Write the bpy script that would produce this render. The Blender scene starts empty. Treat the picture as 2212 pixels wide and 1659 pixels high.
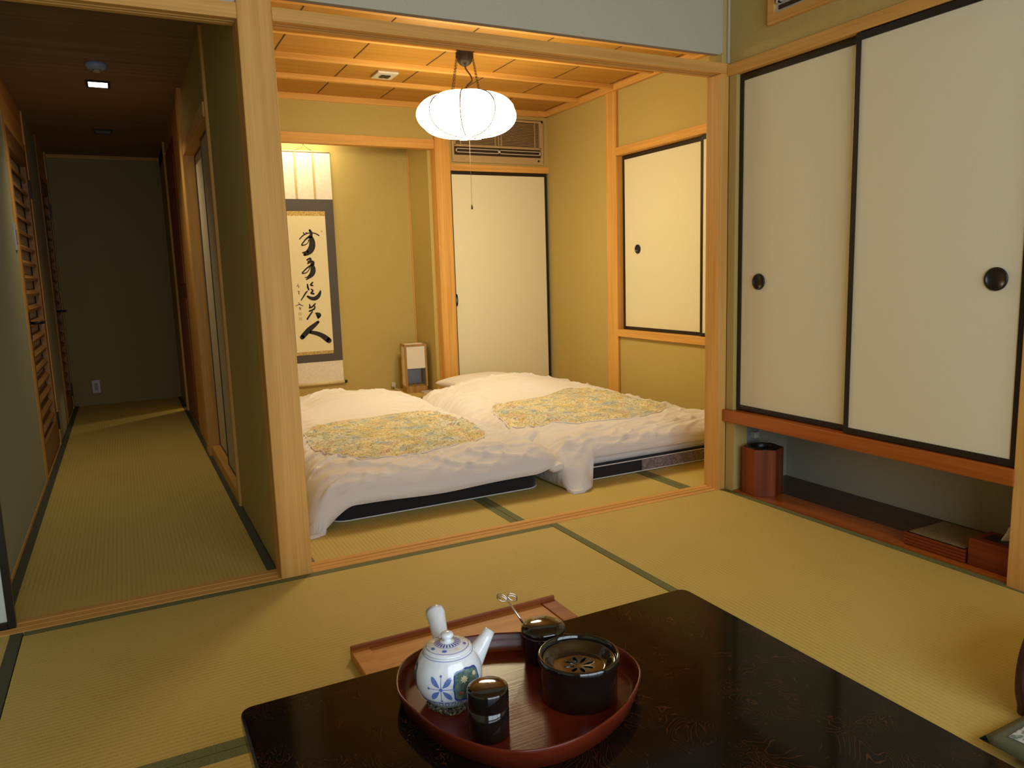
import bpy, bmesh, math, random
from math import sin, cos, pi, sqrt, radians
from mathutils import Vector, Matrix, noise
random.seed(7)
S = bpy.context.scene
COL = S.collection

# ------------------------------------------------------------------ camera, world, lights, exposure
cam = bpy.data.objects.new('camera', bpy.data.cameras.new('camera'))
COL.objects.link(cam)
cam.data.sensor_width = 36.0
cam.data.lens = 36.0 * 1636.52 / 2212.0
cam.data.clip_start = 0.02
_y, _p, _r = radians(-26.9559), radians(-8.4720), radians(-1.7977)
_fw = Vector((sin(-_y) * cos(_p), cos(_y) * cos(_p), sin(_p)))
_rt = Vector((cos(_y), sin(_y), 0)); _up = _rt.cross(_fw)
_r2 = _rt * cos(_r) + _up * sin(_r); _u2 = -_rt * sin(_r) + _up * cos(_r)
_m = Matrix((_r2, _u2, -_fw)).transposed().to_4x4()
_m.translation = Vector((0, -2.559, 1.0147))
cam.matrix_world = _m
S.camera = cam

world = bpy.data.worlds.new('world'); S.world = world; world.use_nodes = True
world.node_tree.nodes['Background'].inputs[0].default_value = (0.55, 0.68, 1.0, 1)
world.node_tree.nodes['Background'].inputs[1].default_value = 0.25

def area_light(name, loc, rot, sx, sy, power, color, spread=180):
    l = bpy.data.lights.new(name, 'AREA'); l.shape = 'RECTANGLE'; l.size = sx; l.size_y = sy
    l.energy = power; l.color = color; l.spread = radians(spread)
    o = bpy.data.objects.new(name, l); COL.objects.link(o); o.location = loc; o.rotation_euler = rot
    return o
# daylight coming in through the big window behind the camera
area_light('window_daylight', (0.75, -3.70, 1.25), (radians(90), 0, 0), 2.6, 1.7, 68.0, (0.76, 0.89, 1.0))
# lamp of the side room that opens off the corridor
side_lamp = bpy.data.lights.new('side_room_lamp', 'POINT'); side_lamp.energy = 7.0; side_lamp.color = (1.0, 0.8, 0.42); side_lamp.shadow_soft_size = 0.02
_o = bpy.data.objects.new('side_room_lamp', side_lamp); COL.objects.link(_o); _o.location = (0.78, 4.25, 1.0)

S.view_settings.view_transform = 'Standard'
S.view_settings.look = 'None'
S.view_settings.exposure = 0.0
S.view_settings.gamma = 1.0
S.view_settings.use_curve_mapping = False
S.cycles.use_denoising = True
S.cycles.max_bounces = 10
S.cycles.diffuse_bounces = 6
S.cycles.sample_clamp_indirect = 6.0
LAMP_COLOR = (1.0, 0.855, 0.52)
LAMP_POWER = 34.0

# ------------------------------------------------------------------ materials
def new_mat(name):
    m = bpy.data.materials.new(name); m.use_nodes = True
    return m, m.node_tree.nodes, m.node_tree.links, m.node_tree.nodes['Principled BSDF']
def rgba(c): return (c[0], c[1], c[2], 1)
def coords(nt, ln, scale, rot=(0, 0, 0)):
    tc = nt.new('ShaderNodeTexCoord'); mp = nt.new('ShaderNodeMapping')
    ln.new(tc.outputs['Object'], mp.inputs[0]); mp.inputs['Scale'].default_value = scale; mp.inputs['Rotation'].default_value = rot
    return mp.outputs[0]
def ramp(nt, stops):
    r = nt.new('ShaderNodeValToRGB'); e = r.color_ramp.elements
    while len(e) < len(stops): e.new(0.5)
    for i, (p, c) in enumerate(stops): e[i].position = p; e[i].color = rgba(c)
    return r
def noisetex(nt, ln, vec, scale, detail=4, rough=0.6):
    n = nt.new('ShaderNodeTexNoise'); n.inputs['Scale'].default_value = scale; n.inputs['Detail'].default_value = detail
    n.inputs['Roughness'].default_value = rough
    if vec: ln.new(vec, n.inputs['Vector'])
    return n
def bump(nt, ln, b, h, strength, dist=0.002):
    bp = nt.new('ShaderNodeBump'); bp.inputs['Strength'].default_value = strength; bp.inputs['Distance'].default_value = dist
    ln.new(h, bp.inputs['Height']); ln.new(bp.outputs[0], b.inputs['Normal'])
def plain(name, c, rough=0.6, metal=0.0, coat=0.0, spec=0.5):
    m, nt, ln, b = new_mat(name)
    b.inputs['Base Color'].default_value = rgba(c); b.inputs['Roughness'].default_value = rough
    b.inputs['Metallic'].default_value = metal; b.inputs['Coat Weight'].default_value = coat; b.inputs['Coat Roughness'].default_value = 0.05
    b.inputs['Specular IOR Level'].default_value = spec
    tc = coords(nt, ln, (1, 1, 1)); n = noisetex(nt, ln, tc, 420 if 'paper' in name else 60, 2)
    r = ramp(nt, [(0.3, tuple(x * 0.93 for x in c)), (0.7, tuple(min(1, x * 1.05) for x in c))])
    ln.new(n.outputs['Fac'], r.inputs[0]); ln.new(r.outputs[0], b.inputs['Base Color'])
    return m
def wood(name, c1, c2, axis, rough=0.6, scale=1.0, coat=0.0):
    m, nt, ln, b = new_mat(name)
    sc = [26 * scale] * 3; sc['XYZ'.index(axis)] = 0.9 * scale
    v = coords(nt, ln, sc)
    n = noisetex(nt, ln, v, 1.0, 5, 0.6); n.inputs['Distortion'].default_value = 0.4
    sc2 = [160 * scale] * 3; sc2['XYZ'.index(axis)] = 3 * scale
    n2 = noisetex(nt, ln, coords(nt, ln, sc2), 1.0, 2)
    r = ramp(nt, [(0.36, c2), (0.62, c1)])
    ln.new(n.outputs['Fac'], r.inputs[0])
    mx = nt.new('ShaderNodeMixRGB'); mx.blend_type = 'MULTIPLY'; mx.inputs[0].default_value = 0.35
    r2 = ramp(nt, [(0.3, (0.72, 0.68, 0.62)), (0.6, (1, 1, 1))]); ln.new(n2.outputs['Fac'], r2.inputs[0])
    ln.new(r.outputs[0], mx.inputs[1]); ln.new(r2.outputs[0], mx.inputs[2])
    ln.new(mx.outputs[0], b.inputs['Base Color']); b.inputs['Roughness'].default_value = rough
    b.inputs['Coat Weight'].default_value = coat; b.inputs['Coat Roughness'].default_value = 0.12; b.inputs['Specular IOR Level'].default_value = 0.3
    bump(nt, ln, b, n2.outputs['Fac'], 0.08)
    return m
def plaster(name, c):
    m, nt, ln, b = new_mat(name)
    v = coords(nt, ln, (1, 1, 1)); n = noisetex(nt, ln, v, 220, 4, 0.7)
    r = ramp(nt, [(0.3, tuple(x * 0.88 for x in c)), (0.7, tuple(x * 1.06 for x in c))])
    ln.new(n.outputs['Fac'], r.inputs[0]); ln.new(r.outputs[0], b.inputs['Base Color'])
    b.inputs['Roughness'].default_value = 0.95; b.inputs['Specular IOR Level'].default_value = 0.1
    bump(nt, ln, b, n.outputs['Fac'], 0.25, 0.001)
    return m
def tatami(name, axis, c1=(0.61, 0.455, 0.125), c2=(0.46, 0.33, 0.075)):
    m, nt, ln, b = new_mat(name)
    # warp ribs run along the long side, fine rush across them
    tc = nt.new('ShaderNodeTexCoord')
    w = nt.new('ShaderNodeTexWave'); w.wave_type = 'BANDS'; w.bands_direction = 'Y' if axis == 'X' else 'X'
    w.inputs['Scale'].default_value = 21.0; w.inputs['Distortion'].default_value = 0.0
    ln.new(tc.outputs['Object'], w.inputs['Vector'])
    sc = (900, 60, 1) if axis == 'X' else (60, 900, 1)
    n = noisetex(nt, ln, coords(nt, ln, sc), 1.0, 2)
    n2 = noisetex(nt, ln, coords(nt, ln, (3, 3, 3)), 1.0, 3)
    a = nt.new('ShaderNodeMath'); a.operation = 'MULTIPLY_ADD'; ln.new(w.outputs['Fac'], a.inputs[0]); a.inputs[1].default_value = 0.30
    ln.new(n.outputs['Fac'], a.inputs[2])
    a2 = nt.new('ShaderNodeMath'); a2.operation = 'MULTIPLY_ADD'; ln.new(n2.outputs['Fac'], a2.inputs[0]); a2.inputs[1].default_value = 0.5; ln.new(a.outputs[0], a2.inputs[2])
    r = ramp(nt, [(0.55, c2), (1.15 / 1.3, c1)])
    ln.new(a2.outputs[0], r.inputs[0]); ln.new(r.outputs[0], b.inputs['Base Color'])
    b.inputs['Roughness'].default_value = 0.6; b.inputs['Specular IOR Level'].default_value = 0.28
    bump(nt, ln, b, a.outputs[0], 0.35, 0.0015)
    return m
def cloth(name, c, rough=0.85, wr=0.35):
    m, nt, ln, b = new_mat(name)
    n = noisetex(nt, ln, coords(nt, ln, (1, 1, 1)), 500, 2)
    n3 = noisetex(nt, ln, coords(nt, ln, (5, 14, 10)), 1.0, 4, 0.5); n3.inputs['Distortion'].default_value = 1.2
    a = nt.new('ShaderNodeMath'); a.operation = 'MULTIPLY_ADD'; ln.new(n3.outputs['Fac'], a.inputs[0]); a.inputs[1].default_value = 6.0; ln.new(n.outputs['Fac'], a.inputs[2])
    b.inputs['Base Color'].default_value = rgba(c); b.inputs['Roughness'].default_value = rough
    b.inputs['Sheen Weight'].default_value = 0.15
    bump(nt, ln, b, a.outputs[0], wr, 0.007)
    return m
def floral(name):
    m, nt, ln, b = new_mat(name)
    v = coords(nt, ln, (1, 1, 1))
    nz = noisetex(nt, ln, v, 9, 3)
    mxv = nt.new('ShaderNodeMixRGB'); mxv.inputs[0].default_value = 0.12; ln.new(v, mxv.inputs[1]); ln.new(nz.outputs['Color'], mxv.inputs[2])
    vo = nt.new('ShaderNodeTexVoronoi'); vo.inputs['Scale'].default_value = 26; ln.new(mxv.outputs[0], vo.inputs['Vector'])
    sep = nt.new('ShaderNodeSeparateColor'); ln.new(vo.outputs['Color'], sep.inputs[0])
    r = ramp(nt, [(0.0, (0.70, 0.61, 0.36)), (0.28, (0.80, 0.73, 0.54)), (0.55, (0.76, 0.73, 0.62)), (0.74, (0.52, 0.57, 0.60)), (0.85, (0.76, 0.54, 0.44)), (0.90, (0.72, 0.68, 0.44))])
    r.color_ramp.interpolation = 'CONSTANT'
    ln.new(sep.outputs[0], r.inputs[0])
    big = noisetex(nt, ln, v, 4.5, 2)
    r4 = ramp(nt, [(0.42, (1.0, 0.90, 0.70)), (0.6, (0.80, 0.86, 0.90))]); ln.new(big.outputs['Fac'], r4.inputs[0])
    mm = nt.new('ShaderNodeMixRGB'); mm.blend_type = 'MULTIPLY'; mm.inputs[0].default_value = 0.8; ln.new(r.outputs[0], mm.inputs[1]); ln.new(r4.outputs[0], mm.inputs[2])
    ed = nt.new('ShaderNodeTexNoise'); ed.inputs['Scale'].default_value = 17; ed.inputs['Detail'].default_value = 3; ed.inputs['Distortion'].default_value = 3.5; ln.new(v, ed.inputs['Vector'])
    r2 = ramp(nt, [(0.42, (1, 1, 1)), (0.475, (0.10, 0.10, 0.06)), (0.52, (1, 1, 1))]); ln.new(ed.outputs['Fac'], r2.inputs[0])
    m2 = nt.new('ShaderNodeMixRGB'); m2.blend_type = 'MULTIPLY'; m2.inputs[0].default_value = 0.8; ln.new(mm.outputs[0], m2.inputs[1]); ln.new(r2.outputs[0], m2.inputs[2])
    ln.new(m2.outputs[0], b.inputs['Base Color']); b.inputs['Roughness'].default_value = 0.8
    bump(nt, ln, b, nz.outputs['Fac'], 0.3, 0.01)
    return m
def lacquer_pattern(name):
    m, nt, ln, b = new_mat(name)
    masks = []
    for sc, seed in ((3.2, 0.0), (6.0, 3.3)):
        mp = coords(nt, ln, (1, 1, 1)); mp.node.inputs['Location'].default_value = (seed, seed * 0.7, 0)
        n = noisetex(nt, ln, mp, sc, 3.5, 0.45); n.inputs['Distortion'].default_value = 2.2
        k = nt.new('ShaderNodeMath'); k.operation = 'MULTIPLY'; ln.new(n.outputs['Fac'], k.inputs[0]); k.inputs[1].default_value = 230.0
        sn = nt.new('ShaderNodeMath'); sn.operation = 'SINE'; ln.new(k.outputs[0], sn.inputs[0])
        rr = ramp(nt, [(0.86, (0, 0, 0)), (1.0, (1, 1, 1))]); ln.new(sn.outputs[0], rr.inputs[0])
        nm = noisetex(nt, ln, mp, 11, 4); rm = ramp(nt, [(0.50, (0, 0, 0)), (0.62, (1, 1, 1))]); ln.new(nm.outputs['Fac'], rm.inputs[0])
        mu = nt.new('ShaderNodeMixRGB'); mu.blend_type = 'MULTIPLY'; mu.inputs[0].default_value = 1; ln.new(rr.outputs[0], mu.inputs[1]); ln.new(rm.outputs[0], mu.inputs[2])
        masks.append(mu)
    ad = nt.new('ShaderNodeMixRGB'); ad.blend_type = 'ADD'; ad.inputs[0].default_value = 1; ad.use_clamp = True
    ln.new(masks[0].outputs[0], ad.inputs[1]); ln.new(masks[1].outputs[0], ad.inputs[2])
    mx = nt.new('ShaderNodeMixRGB'); ln.new(ad.outputs[0], mx.inputs[0]); mx.inputs[1].default_value = (0.006, 0.004, 0.003, 1); mx.inputs[2].default_value = (0.075, 0.022, 0.008, 1)
    ln.new(mx.outputs[0], b.inputs['Base Color']); b.inputs['Roughness'].default_value = 0.09; b.inputs['Specular IOR Level'].default_value = 0.17
    return m
def emission(name, c, s):
    m, nt, ln, b = new_mat(name)
    b.inputs['Base Color'].default_value = (0.8, 0.8, 0.8, 1)
    b.inputs['Emission Color'].default_value = rgba(c); b.inputs['Emission Strength'].default_value = s
    return m
def stripes(name, c1, c2, scale, direction='X'):
    m, nt, ln, b = new_mat(name)
    tc = nt.new('ShaderNodeTexCoord'); w = nt.new('ShaderNodeTexWave'); w.bands_direction = direction; w.inputs['Scale'].default_value = scale; w.inputs['Distortion'].default_value = 1.5
    w.inputs['Detail'].default_value = 3; w.inputs['Detail Scale'].default_value = 6
    ln.new(tc.outputs['Object'], w.inputs['Vector']); r = ramp(nt, [(0.3, c1), (0.8, c2)]); ln.new(w.outputs['Fac'], r.inputs[0]); ln.new(r.outputs[0], b.inputs['Base Color'])
    b.inputs['Roughness'].default_value = 0.8
    return m
def speckle(name, c1, c2, scale, lo=0.45, hi=0.6):
    m, nt, ln, b = new_mat(name)
    n = noisetex(nt, ln, coords(nt, ln, (1, 1, 1)), scale, 2); n.inputs['Distortion'].default_value = 1.0
    r = ramp(nt, [(lo, c1), (hi, c2)]); ln.new(n.outputs['Fac'], r.inputs[0]); ln.new(r.outputs[0], b.inputs['Base Color']); b.inputs['Roughness'].default_value = 0.8
    return m

H1, H2 = (0.78, 0.43, 0.115), (0.64, 0.325, 0.075)
M = {
 'woodX': wood('cypress wood along x', H1, H2, 'X'), 'woodY': wood('cypress wood along y', H1, H2, 'Y'), 'woodZ': wood('cypress wood upright', H1, H2, 'Z'),
 'ceilX': wood('ceiling boards', (0.50, 0.25, 0.042), (0.42, 0.20, 0.03), 'X', 0.5), 'groove': plain('ceiling joint groove', (0.07, 0.03, 0.012), 0.9),
 'redZ': wood('red stained wood upright', (0.27, 0.055, 0.012), (0.15, 0.028, 0.007), 'Z', 0.42, 1, 0.08), 'redY': wood('red stained wood along y', (0.24, 0.045, 0.010), (0.14, 0.024, 0.006), 'Y', 0.42, 1, 0.08),
 'redX': wood('red stained wood along x', (0.42, 0.13, 0.03), (0.28, 0.075, 0.018), 'X', 0.45, 1, 0.1),
 'sillY': wood('orange shelf wood', (0.46, 0.125, 0.018), (0.33, 0.08, 0.011), 'Y', 0.35, 1, 0.2),
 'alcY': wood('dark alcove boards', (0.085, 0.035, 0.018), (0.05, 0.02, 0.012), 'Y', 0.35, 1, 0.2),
 'corrceil': wood('dark corridor ceiling boards', (0.36, 0.24, 0.15), (0.29, 0.185, 0.11), 'X', 0.7),
 'trayX': wood('orange tray board', (0.70, 0.31, 0.07), (0.56, 0.22, 0.04), 'X', 0.45), 
 'plaster': plaster('ochre green plaster', (0.53, 0.41, 0.145)), 'plasterg': plaster('pale green plaster', (0.42, 0.42, 0.28)), 'white': plaster('off-white plaster', (0.52, 0.49, 0.38)),
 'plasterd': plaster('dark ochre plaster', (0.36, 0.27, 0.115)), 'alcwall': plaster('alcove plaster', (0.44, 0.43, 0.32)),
 'tatX': tatami('rush matting lengthwise x', 'X'), 'tatY': tatami('rush matting lengthwise y', 'Y'),
 'heri': speckle('green cotton mat border', (0.13, 0.14, 0.045), (0.18, 0.19, 0.07), 300), 'herid': speckle('dark mat border', (0.06, 0.065, 0.035), (0.09, 0.095, 0.05), 300),
 'paper': plain('cream door paper', (0.80, 0.75, 0.54), 0.75, spec=0.2), 'paperc': plain('plain beige door paper', (0.55, 0.46, 0.28), 0.8, spec=0.2), 'paperc2': plain('pale beige door paper', (0.66, 0.57, 0.38), 0.8, spec=0.2), 'paperw': plain('white door paper', (0.62, 0.66, 0.62), 0.8),
 'black': plain('black lacquered frame', (0.012, 0.009, 0.008), 0.35), 'blackmetal': plain('black metal', (0.015, 0.014, 0.018), 0.35, 0.6),
 'gloss': plain('glossy black lacquer', (0.008, 0.006, 0.005), 0.08, coat=0.6), 'grate': plain('brown lacquer lid', (0.030, 0.018, 0.008), 0.14, coat=0.5),
 'tray': wood('dark red lacquer', (0.125, 0.017, 0.006), (0.095, 0.012, 0.004), 'X', 0.26, 1, 0.06), 'table': lacquer_pattern('black lacquer with fine red scrolls'), 'tabled': plain('black lacquered wood', (0.010, 0.007, 0.005), 0.25),
 'cotton': cloth('white cotton cover', (0.80, 0.75, 0.73)), 'floral': floral('floral quilt print'), 'blackcloth': cloth('black mattress cloth', (0.012, 0.010, 0.011), 0.9, 0.1),
 'greycloth': speckle('grey patterned mattress cloth', (0.16, 0.12, 0.12), (0.28, 0.22, 0.22), 70), 'piping': plain('white piping', (0.7, 0.68, 0.66), 0.8),
 'plastic': plain('off-white plastic', (0.62, 0.58, 0.52), 0.4), 'acbody': plain('beige plastic housing', (0.50, 0.35, 0.18), 0.45), 'acdark': plain('dark grille opening', (0.05, 0.025, 0.01), 0.8),
 'plategrey': plain('grey plate', (0.30, 0.31, 0.29), 0.4), 'bluegrey': plain('grey-blue plastic', (0.30, 0.40, 0.52), 0.4), 'steel': plain('polished steel', (0.75, 0.70, 0.68), 0.18, 1.0),
 'porcelain': plain('white glazed porcelain', (0.80, 0.82, 0.84), 0.12, coat=0.5), 'blue': plain('blue underglaze', (0.03, 0.06, 0.32), 0.15, coat=0.5), 'palblue': plain('pale blue underglaze', (0.12, 0.20, 0.50), 0.15, coat=0.5),
 'teal': speckle('painted green ground', (0.07, 0.14, 0.12), (0.16, 0.25, 0.20), 160), 'redglaze': plain('red enamel', (0.55, 0.09, 0.03), 0.2), 'cream': plain('cream enamel', (0.8, 0.68, 0.42), 0.3),
 'scrollpaper': plain('scroll paper', (0.84, 0.75, 0.47), 0.9), 'mount': plain('pale mounting silk', (0.82, 0.74, 0.62), 0.9), 'brocade': stripes('dark striped brocade', (0.055, 0.050, 0.055), (0.13, 0.11, 0.09), 60, 'X'),
 'gold': speckle('gold brocade', (0.42, 0.26, 0.05), (0.75, 0.55, 0.22), 120), 'ink': plain('brush ink', (0.022, 0.018, 0.018), 0.8), 'seal': plain('faded seal ink', (0.62, 0.44, 0.26), 0.9),
 'tape': speckle('patterned hanging ribbon', (0.50, 0.36, 0.14), (0.62, 0.50, 0.26), 150), 'bamboo': plain('pale scroll roller', (0.72, 0.60, 0.34), 0.6),
 'washi': plain('white lamp paper', (0.80, 0.74, 0.64), 0.8), 'washib': plain('bluish glass panel', (0.42, 0.46, 0.54), 0.35), 'lampwood': wood('lamp frame wood', (0.48, 0.28, 0.09), (0.34, 0.18, 0.05), 'Z'),
 'shade': emission('glowing glass shade', LAMP_COLOR, LAMP_POWER), 'shadetop': emission('dimmer top of the glass shade', LAMP_COLOR, LAMP_POWER * 0.14), 'downlight': emission('downlight lens', (1.0, 0.86, 0.62), 9.0), 'bronze': plain('dark bronze', (0.055, 0.035, 0.028), 0.45, 0.5),
 'wire': plain('brown lamp cord', (0.10, 0.04, 0.02), 0.6), 'string': plain('pale string', (0.75, 0.66, 0.45), 0.7),
 'rattan': speckle('woven rush top', (0.20, 0.145, 0.055), (0.30, 0.22, 0.095), 220), 'tissue': plain('white tissue', (0.85, 0.87, 0.88), 0.9), 'greencloth': cloth('green cushion cloth', (0.085, 0.10, 0.045), 0.9, 0.1),
 'cushpat': speckle('white and blue cushion pattern', (0.16, 0.21, 0.19), (0.52, 0.55, 0.55), 60, 0.44, 0.52), 'chairwood': plain('dark stained plywood', (0.045, 0.014, 0.010), 0.3), 'louver': wood('brown louver wood', (0.36, 0.19, 0.065), (0.27, 0.13, 0.04), 'Y'),
 'louverback': plain('pale panel behind slats', (0.62, 0.56, 0.38), 0.8), 'trivet': speckle('black and gold braided mat', (0.015, 0.013, 0.01), (0.30, 0.26, 0.15), 260, 0.5, 0.56), 'chestnut': wood('reddish door wood', (0.40, 0.15, 0.05), (0.28, 0.09, 0.03), 'Z'),
}

# ------------------------------------------------------------------ mesh helpers
class MB:
    def __init__(s): s.v = []; s.f = []; s.mi = []; s.mats = []; s.smooth = []
    def m(s, mat):
        if mat not in s.mats: s.mats.append(mat)
        return s.mats.index(mat)
    def add(s, vs, fs, mat, smooth=False):
        o = len(s.v); s.v += [tuple(v) for v in vs]; k = s.m(mat)
        for f in fs: s.f.append([i + o for i in f]); s.mi.append(k); s.smooth.append(smooth)
    def box(s, x0, x1, y0, y1, z0, z1, mat):
        s.add([(x0, y0, z0), (x1, y0, z0), (x1, y1, z0), (x0, y1, z0), (x0, y0, z1), (x1, y0, z1), (x1, y1, z1), (x0, y1, z1)],
              [(0, 3, 2, 1), (4, 5, 6, 7), (0, 1, 5, 4), (1, 2, 6, 5), (2, 3, 7, 6), (3, 0, 4, 7)], mat)
    def quad(s, a, b, c, d, mat): s.add([a, b, c, d], [(0, 1, 2, 3)], mat)
    def tube(s, pts, r, mat, n=10, closed=False, caps=True):
        P = [Vector(p) for p in pts]; rr = r if isinstance(r, (list, tuple)) else [r] * len(P)
        t0 = (P[1] - P[0]).normalized(); a = Vector((0, 0, 1)) if abs(t0.z) < 0.9 else Vector((1, 0, 0)); u = t0.cross(a).normalized()
        vs = []; L = len(P)
        for i in range(L):
            if closed: t = (P[(i + 1) % L] - P[i - 1]).normalized()
            else: t = (P[min(i + 1, L - 1)] - P[max(i - 1, 0)]).normalized()
            u = (u - t * u.dot(t)).normalized(); w = t.cross(u)
            for k in range(n): vs.append(P[i] + (u * cos(2 * pi * k / n) + w * sin(2 * pi * k / n)) * rr[i])
        fs = []
        for i in range(L if closed else L - 1):
            for k in range(n): j = (i + 1) % L; fs.append((i * n + k, i * n + (k + 1) % n, j * n + (k + 1) % n, j * n + k))
        if caps and not closed: fs.append(tuple(range(n - 1, -1, -1))); fs.append(tuple((L - 1) * n + k for k in range(n)))
        s.add(vs, fs, mat, True)
    def lathe(s, prof, mat, n=48, c=(0, 0, 0), closed=False):
        vs = []; L = len(prof)
        for r, z in prof:
            for k in range(n): a = 2 * pi * k / n; vs.append((c[0] + r * cos(a), c[1] + r * sin(a), c[2] + z))
        fs = []
        for i in range(L - 1):
            for k in range(n): fs.append((i * n + k, i * n + (k + 1) % n, (i + 1) * n + (k + 1) % n, (i + 1) * n + k))
        s.add(vs, fs, mat, True)
    def prism(s, poly, z0, z1, mat, smooth=False):
        n = len(poly)
        s.add([(x, y, z0) for x, y in poly] + [(x, y, z1) for x, y in poly],
              [tuple(range(n - 1, -1, -1)), tuple(range(n, 2 * n))] + [(i, (i + 1) % n, n + (i + 1) % n, n + i) for i in range(n)], mat, smooth)
    def build(s, name, parent=None, bevel=0, solid=None, sub=0, loc=None, rot=None, autosm=None):
        me = bpy.data.meshes.new(name); me.from_pydata(s.v, [], s.f)
        for mt in s.mats: me.materials.append(mt)
        for p, k, sm in zip(me.polygons, s.mi, s.smooth): p.material_index = k; p.use_smooth = sm
        bm = bmesh.new(); bm.from_mesh(me); bmesh.ops.remove_doubles(bm, verts=bm.verts, dist=1e-6)
        bmesh.ops.recalc_face_normals(bm, faces=bm.faces); bm.to_mesh(me); bm.free()
        me.update()
        o = bpy.data.objects.new(name, me); COL.objects.link(o)
        if parent: o.parent = parent
        if loc: o.location = loc
        if rot: o.rotation_euler = rot
        if bevel:
            b = o.modifiers.new('bevel', 'BEVEL'); b.width = bevel; b.segments = 2; b.limit_method = 'ANGLE'
        if solid:
            q = o.modifiers.new('solid', 'SOLIDIFY'); q.thickness = solid; q.offset = -1
        if sub:
            q = o.modifiers.new('sub', 'SUBSURF'); q.levels = sub; q.render_levels = sub
        return o
def empty(name, loc=(0, 0, 0), rz=0):
    o = bpy.data.objects.new(name, None); COL.objects.link(o); o.location = loc; o.rotation_euler = (0, 0, rz); o.empty_display_size = 0.05
    return o
def thing(o, label, cat, group=None):
    o['label'] = label; o['category'] = cat; o['kind'] = 'thing'
    if group: o['group'] = group
    return o
def struct(o, label=None):
    o['kind'] = 'structure'
    if label: o['label'] = label
    return o
def bx(name, x0, x1, y0, y1, z0, z1, mat, parent=None, bevel=0):
    b = MB(); b.box(x0, x1, y0, y1, z0, z1, mat); return b.build(name, parent, bevel)
def sbox(name, *a, label=None, bevel=0.002): return struct(bx(name, *a, bevel=bevel), label)
def catmull(pts, n, closed=False):
    P = [Vector(p) for p in pts]; out = []; L = len(P)
    rng = range(L) if closed else range(L - 1)
    for i in rng:
        if closed: a, b, c, d = P[i - 1], P[i], P[(i + 1) % L], P[(i + 2) % L]
        else: a, b, c, d = P[max(i - 1, 0)], P[i], P[i + 1], P[min(i + 2, L - 1)]
        for k in range(n):
            t = k / n
            out.append(0.5 * ((2 * b) + (c - a) * t + (2 * a - 5 * b + 4 * c - d) * t * t + (3 * b - a - 3 * c + d) * t ** 3))
    if not closed: out.append(P[-1])
    return out
def sstep(a, b, x):
    t = max(0.0, min(1.0, (x - a) / (b - a))); return t * t * (3 - 2 * t)

# ------------------------------------------------------------------ floors
def mats_floor(name, mats, under, label):
    b = MB(); b.box(*under, M['groove'])
    for (x0, x1, y0, y1, ax, hm) in mats:
        w = 0.032; g = 0.0015
        x0 += g; x1 -= g; y0 += g; y1 -= g
        if ax == 'X':
            b.box(x0, x1, y0 + w, y1 - w, -0.05, 0.0, M['tatX']); b.box(x0, x1, y0, y0 + w, -0.05, 0.0006, M[hm]); b.box(x0, x1, y1 - w, y1, -0.05, 0.0006, M[hm])
        else:
            b.box(x0 + w, x1 - w, y0, y1, -0.05, 0.0, M['tatY']); b.box(x0, x0 + w, y0, y1, -0.05, 0.0006, M[hm]); b.box(x1 - w, x1, y0, y1, -0.05, 0.0006, M[hm])
    return struct(b.build(name), label)
mats_floor('floor', [(1.45, 2.38, -1.82, 0, 'Y', 'heri'), (-0.35, 1.45, -0.91, 0, 'X', 'heri'), (-0.35, 1.45, -1.82, -0.91, 'X', 'heri'), (-1.27, -0.35, -1.82, 0, 'Y', 'herid'),
    (-1.27, 0.55, -2.73, -1.82, 'X', 'heri'), (0.55, 2.38, -2.73, -1.82, 'X', 'heri'), (-1.27, 0.55, -3.64, -2.73, 'X', 'heri'), (0.55, 2.38, -3.64, -2.73, 'X', 'heri')],
    (-1.27, 2.38, -3.64, 0, -0.08, -0.05), 'rush mat floor of the front room')
mats_floor('floor.001', [(0.50, 1.36, 0.09, 1.93, 'Y', 'heri'), (1.36, 2.235, 0.09, 1.93, 'Y', 'heri'), (2.235, 3.23, 0.09, 1.93, 'Y', 'heri'), (0.5, 1.36, 1.93, 3.03, 'Y', 'heri'), (1.36, 3.23, 1.93, 3.03, 'X', 'heri')],
    (0.5, 3.23, 0.09, 3.03, -0.08, -0.05), 'rush mat floor of the bedroom')
mats_floor('floor.002', [(-0.43, 0.40, 0.10, 1.95, 'Y', 'herid'), (-0.43, 0.40, 1.95, 3.8, 'Y', 'herid'), (-0.43, 0.40, 3.8, 4.73, 'Y', 'herid')], (-0.43, 0.40, 0.1, 4.73, -0.08, -0.05), 'rush mat floor of the corridor')
# thresholds with sliding grooves
def threshold(name, x0, x1, y0, y1, grooves, label):
    b = MB(); ys = [y0] + [g for gr in grooves for g in gr] + [y1]; up = True
    for i in range(len(ys) - 1):
        z = 0.003 if i % 2 == 0 else -0.004
        b.box(x0, x1, ys[i], ys[i + 1], -0.08, z, M['woodX'])
    return struct(b.build(name, bevel=0.0008), label)
threshold('trim_1', 0.503, 2.334, 0.0, 0.095, [(0.026, 0.036), (0.056, 0.066)], 'grooved wooden sliding door sill below the bedroom opening')
threshold('trim_2', -1.27, 0.397, 0.0, 0.10, [(0.028, 0.034), (0.064, 0.070)], 'grooved wooden sill at the corridor entrance')

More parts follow.
